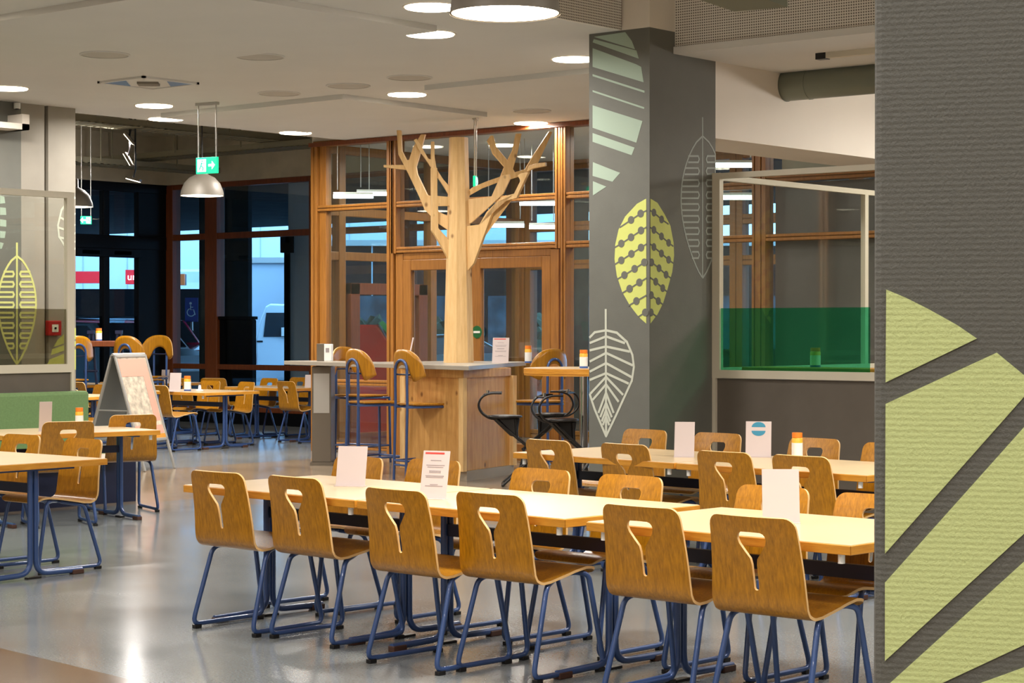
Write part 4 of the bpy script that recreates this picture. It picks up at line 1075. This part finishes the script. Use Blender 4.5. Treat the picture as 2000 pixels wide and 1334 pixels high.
# black metal stools with handlebar arm hoops
def make_black():
    r = thing('black_stool', 'x', 'stool')
    MB().lathe([(0, 0.70), (0.12, 0.705), (0.17, 0.70), (0.175, 0.685), (0.15, 0.675), (0, 0.67)], 28).build('seat', M['black'], r)
    MB().prism([(-0.13, -0.045, 0.672), (0.15, -0.045, 0.672), (0.12, -0.045, 0.48), (0.05, -0.045, 0.50)], (0, 0.09, 0)).build('seat_bracket', M['black'], r, bevel=0.008)
    b = MB()
    for q in (-1, 1):
        b.tube([(-0.08, q * 0.06, 0.665), (0.06, q * 0.05, 0.53), (0.30, q * 0.05, 0.33), (0.24, q * 0.09, 0.25), (-0.02, q * 0.17, 0.014)], 0.0145, 8, fil=0.04)
        b.tube([(0.11, q * 0.05, 0.66), (0.12, q * 0.05, 0.48)], 0.0145, 8)
    b.tube([(-0.02, -0.17, 0.014), (-0.02, 0.17, 0.014)], 0.014, 8); b.tube([(0.30, -0.05, 0.33), (0.30, 0.05, 0.33)], 0.014, 8)
    b.tube([(0.28, -0.06, 0.3), (0.34, -0.10, 0.014)], 0.0145, 8); b.tube([(0.28, 0.06, 0.3), (0.34, 0.10, 0.014)], 0.0145, 8)
    b.build('leg_frame', M['black'], r)
    for s in (-1, 1):
        pts = [(-0.05, s * 0.05, 0.67), (-0.14, s * 0.07, 0.665), (-0.23, s * 0.09, 0.72), (-0.27, s * 0.10, 0.80), (-0.23, s * 0.11, 0.89), (-0.15, s * 0.12, 0.925), (-0.03, s * 0.14, 0.925)]
        MB().tube(pts, 0.011, 8, fil=0.05).build('arm_hoop', M['black'], r)
    MB().tube([(-0.20, -0.11, 0.91), (-0.20, 0.11, 0.91)], 0.010, 8).build('back_bar', M['black'], r)
    MB().cyl((-0.17, 0, 0.915), 0.016, 0.035, 12).build('clamp', M['chrome'], r)
    return r
bs = make_black(); gb = 'black metal stools at the high table'
p = onD(986, 637, 19.9); bs.location = (p.x, p.y, 0); bs.rotation_euler = (0, 0, YAW); bs['label'] = 'black stool with curled arm hoops left of the high table'; bs['group'] = gb
p = onD(1095, 637, 19.2); dup(bs, (p.x, p.y, 0), YAW + R(20), 'black stool in front of the high table, its arms crossing the chrome column', gb)
p = onD(1078, 637, 20.4); dup(bs, (p.x, p.y, 0), YAW + R(160), 'black stool half hidden behind the other two under the high table', gb)

# ------------------------------------------------------------------ folding pavement sign
ft = onZ(342, 915, 0)
t = thing('folding_sign', 'aluminium folding sign with a pale pink poster behind the bench table', 'sign', (ft.x - 0.42 * math.cos(R(14)) + 0.29 * math.sin(R(14)), ft.y - 0.42 * math.sin(R(14)) - 0.29 * math.cos(R(14)), 0), R(14))
def apanel(s, par):
    a = math.atan2(0.40, 1.25); rot = Matrix.Rotation(-a * s, 3, 'Y'); W2 = 0.29
    b = MB(); top = Vector((0.02 * s, 0, 1.27))
    def bx(y0, y1, z0, z1, x0=-0.012, x1=0.012): b.box((x0 + top.x, y0, z0), (x1 + top.x, y1, z1), rot, top)
    L = 1.27 / math.cos(a) - 0.005
    bx(-W2, -W2 + 0.03, 1.27 - L, 1.27); bx(W2 - 0.03, W2, 1.27 - L, 1.27); bx(-W2, W2, 1.24, 1.27); bx(-W2, W2, 1.27 - L + 0.33, 1.27 - L + 0.36)
    f = b.build('frame', M['alu'], par, bevel=0.004)
    b = MB(); bx(-W2 + 0.03, W2 - 0.03, 1.27 - L + 0.36, 1.24, -0.006, 0.004); return f, b, bx, rot, top, L
f, b, bx, rot, top, L = apanel(1, t)
b.build('poster', mat('mottled_poster', srgb(196, 184, 164), 0.5, noise=0.35, nscale=16), f)
def strip(y0, y1, z0, z1, m, nm='poster_print'):
    bb = MB(); bb.box((top.x + 0.0045, y0, z0), (top.x + 0.006, y1, z1), rot, top); o = bb.build(nm, m, f); return o
strip(-0.25, 0.25, 1.02, 1.22, M['cardpink']); strip(0.14, 0.25, 0.50, 1.02, M['cardpink']); strip(-0.25, 0.25, 0.36, 0.45, M['cardpink'])
o = strip(-0.28, 0.28, 0.30, 0.35, M['edge'], 'orange_strip')
f2, b, bx, rot, top, L = apanel(-1, t); b.build('back_board', M['grey'], f2)
MB().tube([(-0.2, -0.27, 0.66), (0.2, -0.27, 0.66)], 0.008).build('spreader', M['alu'], t)
MB().tube([(0, -0.29, 1.275), (0, 0.29, 1.275)], 0.016).build('hinge', M['alu'], t)

# ------------------------------------------------------------------ red cabinet in the vestibule
p = onD(722, 637, 27.0)
t = thing('red_bin', 'red collection bin with sloping top behind the glass', 'bin', (p.x, p.y, 0), YAW)
MB().prism([(-0.28, 0, 0.05), (-0.28, 0, 1.58), (-0.25, 0, 1.61), (0.10, 0, 1.61), (0.30, 0, 1.30), (0.30, 0, 0.05)], (0, 0.45, 0)).build('body', M['red'], t, bevel=0.02)
MB().box((-0.27, 0.02, 0), (0.29, 0.43, 0.05)).build('base', M['black'], t)
MB().box((-0.25, -0.008, 0.15), (0.27, 0.0, 1.1)).build('door', M['red'], t, bevel=0.004)
MB().prism([(0.12, 0.1, 1.63), (0.33, 0.1, 1.36), (0.33, 0.1, 1.5), (0.16, 0.1, 1.66)], (0, 0.3, 0)).build('flap', M['greencloth'], t)

# ------------------------------------------------------------------ far seating area
GF = 'tables in the far seating area'; GC = 'chairs in the far seating area'
def ftab(px, D, deg, label):
    p = onD(px, 637, D); return table(1.37, 0.96, p.x, p.y, deg, label, GF), p
ftab(385, 26.3, 0, 'far table right of the folding sign with a white card')
ftab(553, 28.0, 0, 'far table below the white van, nearest the bar')
ftab(128, 24.6, 0, 'far table left of the folding sign')
ftab(150, 29.5, 0, 'rear table at the far left below the tall bench table')
ftab(300, 30.3, 0, 'rear table along the window wall')
def fchair(px, D, deg, label): p = onD(px, 637, D); chair_at((p.x, p.y, 0), R(deg), label, GC)
fchair(335, 25.5, 0, 'far plywood chair just right of the folding sign, seen from behind')
fchair(385, 27.2, 180, 'far plywood chair behind the yellow shaker')
fchair(452, 26.7, 168, 'far plywood chair with its front turned to the viewer at the table end')
fchair(432, 29.0, 20, 'far plywood chair below the dark window post')
fchair(500, 28.6, 172, 'far plywood chair behind the table below the black cabinet')
fchair(586, 27.3, -8, 'far plywood chair nearest the steel cabinet, seen from behind')
fchair(563, 29.0, 180, 'far plywood chair below the pale concrete pillar')
fchair(175, 25.4, 180, 'far plywood chair beside the left leg of the folding sign')
fchair(174, 27.0, 0, 'far plywood chair at the left behind the sign')
fchair(210, 28.9, 180, 'far plywood chair peeping over the folding sign')
fchair(326, 29.6, 0, 'rear plywood chair right of the sign top')
fchair(376, 29.0, 0, 'rear plywood chair below the parked cars')
fchair(155, 23.9, 10, 'far plywood chair behind the shaker of the bench table')
def oz(px, D, z): p = onD(px, 637, D); return (p.x, p.y, z)
card(oz(341, 25.9, TZ), R(35), 'far white card on the table right of the folding sign', 0.15, 0.25, tilt=14)
card(oz(322, 30.0, TZ), R(35), 'small far card on the rear table by the window', 0.12, 0.2, tilt=14)
card(oz(602, 27.7, TZ), R(35), 'small white card on the far table nearest the bar', 0.1, 0.18, tilt=14)
shaker(oz(366, 26.1, TZ), 'far yellow shaker beside the white card', 0.2, 0.045)
t = thing('salt_cellar', 'small white cellar beside the far shaker', 'cellar', oz(390, 26.0, TZ))
MB().lathe([(0, 0), (0.05, 0), (0.05, 0.02), (0.02, 0.03), (0.016, 0.08), (0, 0.09)], 14).build('body', M['white'], t); MB().cyl((0, 0, 0.085), 0.018, 0.015, 12).build('cap', M['chrome'], t)

# tall trestle table and two tall stools by the entrance
p = onD(205, 637, 28.5)
t = thing('trestle_table', 'tall wooden table on dark trestles by the entrance', 'table', (p.x, p.y, 0), YAW)
MB().box((-0.30, -0.3, 1.30), (0.30, 0.3, 1.38)).build('tabletop', M['facade_dark'], t, bevel=0.008)
for s in (-1, 1):
    b = MB()
    for q in (-1, 1): b.tube([(s * 0.2 + q * 0.14, 0, 0.0), (s * 0.2 + q * 0.02, 0, 1.52)], 0.02, 8)
    b.tube([(s * 0.2 - 0.1, 0, 0.95), (s * 0.2 + 0.1, 0, 0.95)], 0.02); b.box((s * 0.2 - 0.05, -0.03, 1.48), (s * 0.2 + 0.05, 0.03, 1.53))
    b.build('trestle', M['navy'], t)
shaker(oz(193, 28.4, 1.38), 'shaker standing on the tall trestle table', 0.18, 0.045)
p = onD(262, 637, 27.6); o = dup(stool0, (p.x, p.y, 0), R(12), 'tall stool by the entrance showing its arched frame', 'tall stools by the entrance'); o.scale = (1, 1, 1.08)
p = onD(299, 637, 29.4); o = dup(stool0, (p.x, p.y, 0), R(200), 'tall stool by the entrance next to the timber corner post', 'tall stools by the entrance'); o.scale = (1, 1, 1.08)
p = onD(140, 637, 27.6); o = dup(stool0, (p.x, p.y, 0), R(80), 'tall stool half hidden by the left pillar', 'tall stools by the entrance'); o.scale = (1, 1, 1.08)

# ------------------------------------------------------------------ lamps
def make_pendant():
    r = thing('pendant_lamp', 'x', 'lamp')
    b = MB(); b.lathe([(0.258, 0), (0.25, 0.06), (0.215, 0.15), (0.15, 0.22), (0.075, 0.255), (0.07, 0.26), (0.07, 0.36), (0.055, 0.37), (0, 0.37)], 40).build('lamp_shade', M['lampgrey'], r)
    MB().lathe([(0.250, 0.004), (0.243, 0.06), (0.208, 0.145), (0.14, 0.213), (0, 0.24)], 40).build('reflector', M['lampin'], r)
    MB().cyl((0, 0, 0.003), 0.243, 0.008, 36).build('diffuser', M['disc'], r)
    MB().cyl((0, 0, 0.37), 0.009, 4.75 - 3.04 - 0.37, 8).build('cord', M['black'], r)
    arealight('lamp_light', (0, 0, -0.004), 0.42, P_PEND, parent=r, spread=150)
    return r
pend0 = make_pendant(); gp = 'bell-shaped pendant lamps'
pend0.location = (-6.0, 7.1, 3.04); pend0['label'] = 'large bell pendant cut off by the top edge of the photo'; pend0['group'] = gp
p = onD(395, 637, 23.8); pl1 = dup(pend0, (p.x, p.y, 3.14), 0, 'bell pendant lamp below the exit sign', gp); 
for c_ in pl1.children:
    if c_.name.startswith('cord'): c_.scale = (1, 1, 0.94)
p = onD(143, 637, 26); pl2 = dup(pend0, (p.x, p.y, 3.14), 0, 'bell pendant lamp peeping out behind the left pillar', gp)
for c_ in pl2.children:
    if c_.name.startswith('cord'): c_.scale = (1, 1, 0.94)
for k, (x, y) in enumerate([(-3.7, 7.0), (-5.4, 10.4), (-3.2, 10.2)]):
    dup(pend0, (x, y, 3.3), 0, 'bell pendant over the dining tables outside the picture', gp)
for o in bpy.data.objects:
    if o.parent and o.name.startswith('cord') and o.parent.location.z > 3.25: o.scale = (1, 1, 0.80)

dl0 = None
def downlight(px, py, label, xy=None, z=ZC):
    global dl0
    if xy is None: q = onZ(px, py, z); xy = (q.x, q.y)
    if dl0 is None:
        dl0 = thing('downlight', label, 'lamp', (0, 0, 0), 0, 'recessed round downlights')
        MB().lathe([(0.19, -0.002), (0.21, -0.006), (0.212, 0.0)], 32).build('trim_ring', M['wht'], dl0)
        MB().cyl((0, 0, -0.012), 0.19, 0.010, 36).build('diffuser', M['disc'], dl0)
        arealight('lamp_light', (0, 0, -0.02), 0.34, P_DOWN, parent=dl0, spread=170)
        dl0.location = (xy[0], xy[1], z); return dl0
    return dup(dl0, (xy[0], xy[1], z), 0, label, 'recessed round downlights')
for px, py, lab, z in [(15, 172, 'at the left edge of the photo', ZC), (301, 206, 'above the exit sign, left one of the pair', ZC), (324, 232, 'at the ceiling edge left of the exit sign', ZC), (577, 259, 'left of the timber facade corner', ZC),
                    (840, 66, 'left of the large pendant, lower of two', ZC), (842, 13, 'left of the large pendant, at the top edge', ZC), (1122, 115, 'cut by the square column', ZC), (795, 184, 'above the left branches of the tree', ZC), (1037, 240, 'close to the facade above the right branches', ZC)]:
    downlight(px, py, 'round downlight ' + lab, None, z - 0.001)
for x, y in [(-12.5, 8.5), (-15.5, 9.0), (-12.5, 5.0), (-15.5, 5.0), (-10.6, 6.5), (-11.0, 3.0)]:
    downlight(0, 0, 'round downlight outside the picture', (x, y))
# vestibule ceiling lamps, seen through the glass
for x, y in [(-13.6, 19.2), (-16.6, 19.6), (-11.0, 19.6), (-8.4, 19.6)]: downlight(0, 0, 'round downlight in the vestibule behind the glass', (x, y))
# lamps of the upper zone; the soffit ones are added to brighten the beam
for x, y in [(-6.5, 3.5), (-2.5, 3.5), (-2.5, 9.0), (-3.0, 15.0), (-7.4, 16.6), (-5.6, 15.4)]:
    downlight(0, 0, 'round downlight in the high ceiling or added in the soffit', (x, y), 4.74 if y < 12.9 else 3.74)

for x, y in [(-8.0, 0.5), (-5.0, -1.0), (-2.0, -0.5), (-4.5, 2.0), (0.5, -2.5), (2.0, 0.5), (0.5, 3.0), (2.5, 5.0), (-3.0, -3.0), (-0.5, 6.0), (-8.0, -2.0)]: downlight(0, 0, 'unseen fill downlight added around the camera', (x, y), 4.74 if x > XS else ZC)  # unseen lamps added as frontal fill for the near column
# glowing tubes behind the facade, standing in for lamp reflections in its glass
def reflectiontube(px, py, D, L, label, ang=0.0):
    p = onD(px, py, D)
    t = thing('tube_reflection', label, 'lamp', (p.x, p.y, p.z), ang, 'glowing tubes standing in for reflections in the glass')
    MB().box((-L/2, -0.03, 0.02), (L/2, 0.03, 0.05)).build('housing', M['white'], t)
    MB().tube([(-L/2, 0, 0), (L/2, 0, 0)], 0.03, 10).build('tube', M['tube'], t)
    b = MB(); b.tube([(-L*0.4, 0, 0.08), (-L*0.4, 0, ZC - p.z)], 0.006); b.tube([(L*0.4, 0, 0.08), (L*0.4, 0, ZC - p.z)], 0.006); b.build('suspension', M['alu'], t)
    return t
for k, (px, py, D, L, lab) in enumerate([(690, 383, 25.2, 0.5, 'glowing tube standing in for a reflection left of the tree, upper'), (735, 378, 25.6, 0.5, 'glowing tube standing in for a reflection left of the tree, right one'), (1062, 397, 24.8, 0.6, 'glowing tube standing in for a bright reflection right of the tree'),
       (985, 440, 25.2, 0.5, 'glowing tube standing in for a reflection between the right branches'), (1060, 443, 25.8, 0.35, 'glowing tube standing in for a short reflection right of the tree'), (1430, 322, 21.8, 0.5, 'glowing tube standing in for a reflection over the cream screen, upper'), (1435, 385, 22.2, 0.6, 'glowing tube standing in for a reflection behind the cream screen, lower')]):
    reflectiontube(px, py, D, L, lab, YAW)

for x, y in [(-6.2, 16.2)]:  # unseen lamp added to lift the white wall under the soffit
    t = thing('fill_globe_lamp', 'unseen globe lamp added to brighten the beam and side room', 'lamp', (x, y, 3.3), 0)
    MB().lathe([(0, -0.12), (0.08, -0.09), (0.12, 0), (0.08, 0.09), (0.02, 0.12)], 24).build('globe', M['disc'], t); MB().cyl((0, 0, 0.11), 0.01, 0.335, 8).build('cord', M['black'], t)
    l = bpy.data.lights.new('lamp_light', 'POINT'); l.energy = 75; l.color = WARM; l.shadow_soft_size = 0.13
    o = bpy.data.objects.new('lamp_light', l); COL.objects.link(o); o.parent = t; o.location = (-0.3, 0, -0.05)
# track floodlights
for px, py, az, tl, lab in [(252, 272, 0, 50, 'upper'), (249, 312, 0, 60, 'middle'), (260, 352, 0, 15, 'lower')]:
    p = onD(px, py, 27.5)
    t = thing('floodlight', 'white flat floodlight under the raw ceiling, %s of three' % lab, 'lamp', p, YAW, 'floodlights under the raw ceiling')
    rot = Matrix.Rotation(R(tl), 3, 'Y')
    MB().box((-0.10, -0.08, 0), (0.10, 0.08, 0.035), rot).build('housing', M['lampgrey'], t)
    MB().box((-0.09, -0.07, -0.006), (0.09, 0.07, 0), rot).build('diffuser', M['disc'], t)
    arealight('lamp_light', rot @ Vector((0, 0, -0.02)), 0.16, 45, parent=t, rot=(0, R(tl), 0), spread=175)
    MB().tube([(0, 0, 0.03), (0.03, 0, 0.15), (0.03, 0, 4.75 - p.z)], 0.012).build('hanger', M['black'], t)

# exit signs
def exit_sign(p, rz, label, flip=1, w_=0.285, h=0.17, rods=None, arrow=1):
    t = thing('exit_sign', label, 'sign', p, rz, 'green emergency exit signs')
    MB().box((-w_/2, 0, -h/2), (w_/2, 0.03, h/2)).build('panel', M['exit'], t, bevel=0.004)
    b = MB(); f = arrow
    b.box((-w_*0.42*f, -0.003, -h*0.38), (-w_*0.02*f, 0, h*0.38)); d_ = b.build('door_pictogram', M['exitw'], t)
    b = MB(); cx = -w_ * 0.2 * f
    b.tube([(cx, -0.006, h*0.18), (cx - 0.01*f, -0.006, 0.0), (cx + 0.02*f, -0.006, -h*0.15), (cx + 0.01*f, -0.006, -h*0.33)], 0.006, 6)
    b.tube([(cx - 0.01*f, -0.006, 0), (cx - 0.035*f, -0.006, -h*0.25)], 0.006, 6); b.tube([(cx + 0.035*f, -0.006, h*0.1), (cx - 0.03*f, -0.006, h*0.12)], 0.005, 6)
    b.prism([(cx + 0.009 * math.cos(k*math.pi/5) + 0.005*f, -0.01, h*0.27 + 0.009 * math.sin(k*math.pi/5)) for k in range(10)], (0, 0.004, 0))
    b.build('running_figure', M['exit'], t)
    b = MB(); ax = w_ * 0.25 * f
    b.prism([(ax - 0.04*f, -0.004, 0.012), (ax + 0.005*f, -0.004, 0.012), (ax + 0.005*f, -0.004, 0.042), (ax + 0.045*f, -0.004, 0), (ax + 0.005*f, -0.004, -0.042), (ax + 0.005*f, -0.004, -0.012), (ax - 0.04*f, -0.004, -0.012)], (0, 0.004, 0)); b.build('arrow', M['exitw'], t)
    if rods:
        b = MB()
        for s in (-1, 1): b.tube([(s * w_ * 0.42, 0.015, h/2), (s * w_ * 0.42, 0.015, rods)], 0.007, 8)
        b.box((-w_/2, -0.01, rods - 0.03), (w_/2, 0.04, rods)); b.build('hanger', M['alu'], t)
    return t
p = onD(403, 323, 20.8); exit_sign(p, R(8), 'green exit sign with a right arrow on two rods', rods=ZC - p.z)
p = onD(168, 430, 29.5); exit_sign(p, YAW + R(10), 'small mirrored exit sign standing in for a reflection in the entrance glass', w_=0.16, h=0.12, arrow=-1, rods=4.75 - p.z)  # mirrored sign in place of a reflection in the glass
p = onD(931, 355, 22.3); exit_sign(p, YAW + R(85), 'edge-on exit sign hanging right of the tree trunk', w_=0.22, h=0.12, rods=ZC - p.z)

# ------------------------------------------------------------------ ceiling devices
for k, (px, py, lab) in enumerate([(205, 106, 'left'), (508, 110, 'middle'), (545, 182, 'below the middle one'), (800, 151, 'right of the centre'), (1038, 216, 'near the facade'), (680, 167, 'beside the lit ceiling step')]):
    q = onZ(px, py, ZC)
    t = thing('ceiling_speaker', 'flush round ceiling speaker, ' + lab, 'speaker', (q.x, q.y, ZC), 0, 'flush ceiling speakers')
    MB().cyl((0, 0, -0.008), 0.2, 0.007, 32).build('grille', mat('speaker_grille', srgb(192, 188, 180), 0.8), t)
    MB().lathe([(0.2, -0.01), (0.215, -0.008), (0.215, 0)], 32).build('trim_ring', M['ceil'], t)
q = onZ(290, 160, ZC)
t = thing('ceiling_cassette', 'square ceiling air cassette with sky reflection painted pale blue on it', 'air conditioner', (q.x, q.y, ZC), 0)
b = MB(); s_ = 0.34
b.box((-s_, -s_, -0.02), (s_, -s_ + 0.03, 0)); b.box((-s_, s_ - 0.03, -0.02), (s_, s_, 0)); b.box((-s_, -s_, -0.02), (-s_ + 0.03, s_, 0)); b.box((s_ - 0.03, -s_, -0.02), (s_, s_, 0)); b.build('frame', M['ceil'], t)
MB().box((-s_ + 0.03, -s_ + 0.03, -0.010), (s_ - 0.03, s_ - 0.03, -0.002)).build('panel', M['ceil'], t)
for q_ in (-1, 1): MB().prism([(q_ * 0.29, q_ * 0.29, -0.011), (q_ * 0.29, -q_ * 0.02, -0.011), (-q_ * 0.02, q_ * 0.29, -0.011)], (0, 0, -0.006)).build('sky_reflection', M['skyrefl'], t)  # reflected sky put into the colour of two corner pieces
MB().box((-0.1, -0.1, -0.03), (0.1, 0.1, -0.01), Matrix.Rotation(R(45), 3, 'Z')).build('grille', M['lampgrey'], t)
# cable trays in the open ceiling
def tray(a, b_, wd, label, rungs=True):
    a = Vector(a); b_ = Vector(b_); d_ = (b_ - a); L = d_.length; rz = math.atan2(d_.y, d_.x)
    t = thing('cable_tray', label, 'cable tray', a, rz, 'cable trays under the raw ceiling')
    m = MB(); m.box((0, -wd/2, 0), (L, -wd/2 + 0.01, 0.09)); m.box((0, wd/2 - 0.01, 0), (L, wd/2, 0.09)); m.build('side_rail', M['tray'], t)
    m = MB(); x = 0.0
    while x < L: m.box((x, -wd/2, 0), (x + 0.05, wd/2, 0.012)); x += 0.12
    m.build('rungs', M['tray'], t)
    m = MB(); x = 0.6
    while x < L: m.tube([(x, -wd/2, 0.05), (x, -wd/2, 4.75 - a.z)], 0.012); x += 1.5
    m.build('hanger_rod', M['tray'], t)
    return t
tray((-24.5, 12.6, 4.05), (-24.5, 21.6, 4.05), 0.5, 'cable tray running back above the entrance')
tray((-21.6, 12.6, 4.30), (-21.6, 21.6, 4.30), 0.5, 'cable tray running back left of the exit sign')
tray((-25.8, 20.4, 4.20), (-18.4, 20.4, 4.20), 0.45, 'cable tray crossing in front of the window lintel')
tray((-25.8, 17.2, 4.42), (-18.2, 17.2, 4.42), 0.4, 'cable tray crossing close under the raw ceiling')
t = thing('air_duct', 'long sheet metal duct under the raw ceiling', 'duct', (-19.6, 12.6, 4.4)); MB().tube([(0, 0, 0), (0, 9.2, 0)], 0.17, 20).build('pipe', M['duct'], t)
b = MB()
for k in range(6): b.tube([(0, 0.6 + k * 1.5, 0), (0, 0.66 + k * 1.5, 0)], 0.18, 20)
b.build('clamp_ring', M['tray'], t)
# duct and rail under the right soffit
a = onY(1537, 168, 14.6)
t = thing('air_duct', 'grey round duct under the soffit on the right', 'duct', (a.x, 14.6, a.z)); MB().tube([(0, 0, 0), (6, 0, 0)], 0.13, 28).build('pipe', M['duct'], t)
MB().tube([(-0.02, 0, 0), (0.0, 0, 0)], 0.135, 28).build('end_cap', M['duct'], t); MB().tube([(0.22, 0, 0), (0.24, 0, 0)], 0.134, 28).build('clamp_ring', M['duct'], t)
b = MB(); b.box((0.1, -0.02, 0.12), (6, 0.02, 0.24)); b.build('mounting_rail', M['tray'], t)
a = onZ(1597, 116, 3.70)
t = thing('ceiling_rail', 'slim rail with a black end on the right soffit', 'rail', (a.x, a.y, 3.70)); MB().box((0.09, -0.03, 0), (5, 0.03, 0.045)).build('profile', M['rail'], t); MB().box((0, -0.035, -0.005), (0.09, 0.035, 0.045)).build('end_cap', M['black'], t)
a = onD(1430, 2, 9.5)
t = thing('duct_box', 'dark green box at the top edge right of the column', 'duct', (a.x, a.y, a.z), R(10)); MB().box((-0.12, -0.15, 0.0), (0.16, 0.3, 0.25)).build('body', mat('olive_metal', srgb(88, 88, 70), 0.6), t); MB().box((-0.02, -0.01, 0.25), (0.02, 0.01, 4.75 - a.z)).build('hanger', M['black'], t)
# fire alarm, bracket and sensor on the left pillar
a = onX(101, 641, PX)
t = thing('fire_alarm', 'small red fire alarm box on the grey pillar', 'alarm', (PX, a.y, a.z)); MB().box((0, -0.085, -0.08), (0.06, 0.085, 0.08)).build('body', M['red'], t, bevel=0.01); MB().box((0.06, -0.04, -0.04), (0.064, 0.04, 0.04)).build('label_plate', M['white'], t); MB().box((0.064, -0.012, -0.012), (0.07, 0.012, 0.012)).build('button', M['black'], t)
a = onX(10, 244, PX)
t = thing('wall_bracket', 'pale metal bracket high on the wall at the left edge', 'bracket', (PX, a.y, a.z)); MB().box((0, -0.3, -0.06), (0.25, 0.12, 0.0)).build('arm', M['wht'], t); MB().box((0, 0.03, -0.06), (0.25, 0.12, 0.1)).build('end_plate', M['wht'], t)
a = onX(30, 207, PX)
t = thing('sensor', 'tiny white sensor beside the pillar top', 'sensor', (PX, a.y, a.z)); MB().cyl((0.03, 0, -0.03), 0.035, 0.06, 16).build('body', M['white'], t); MB().cyl((0.03, 0, -0.04), 0.02, 0.01, 12).build('lens', M['black'], t)
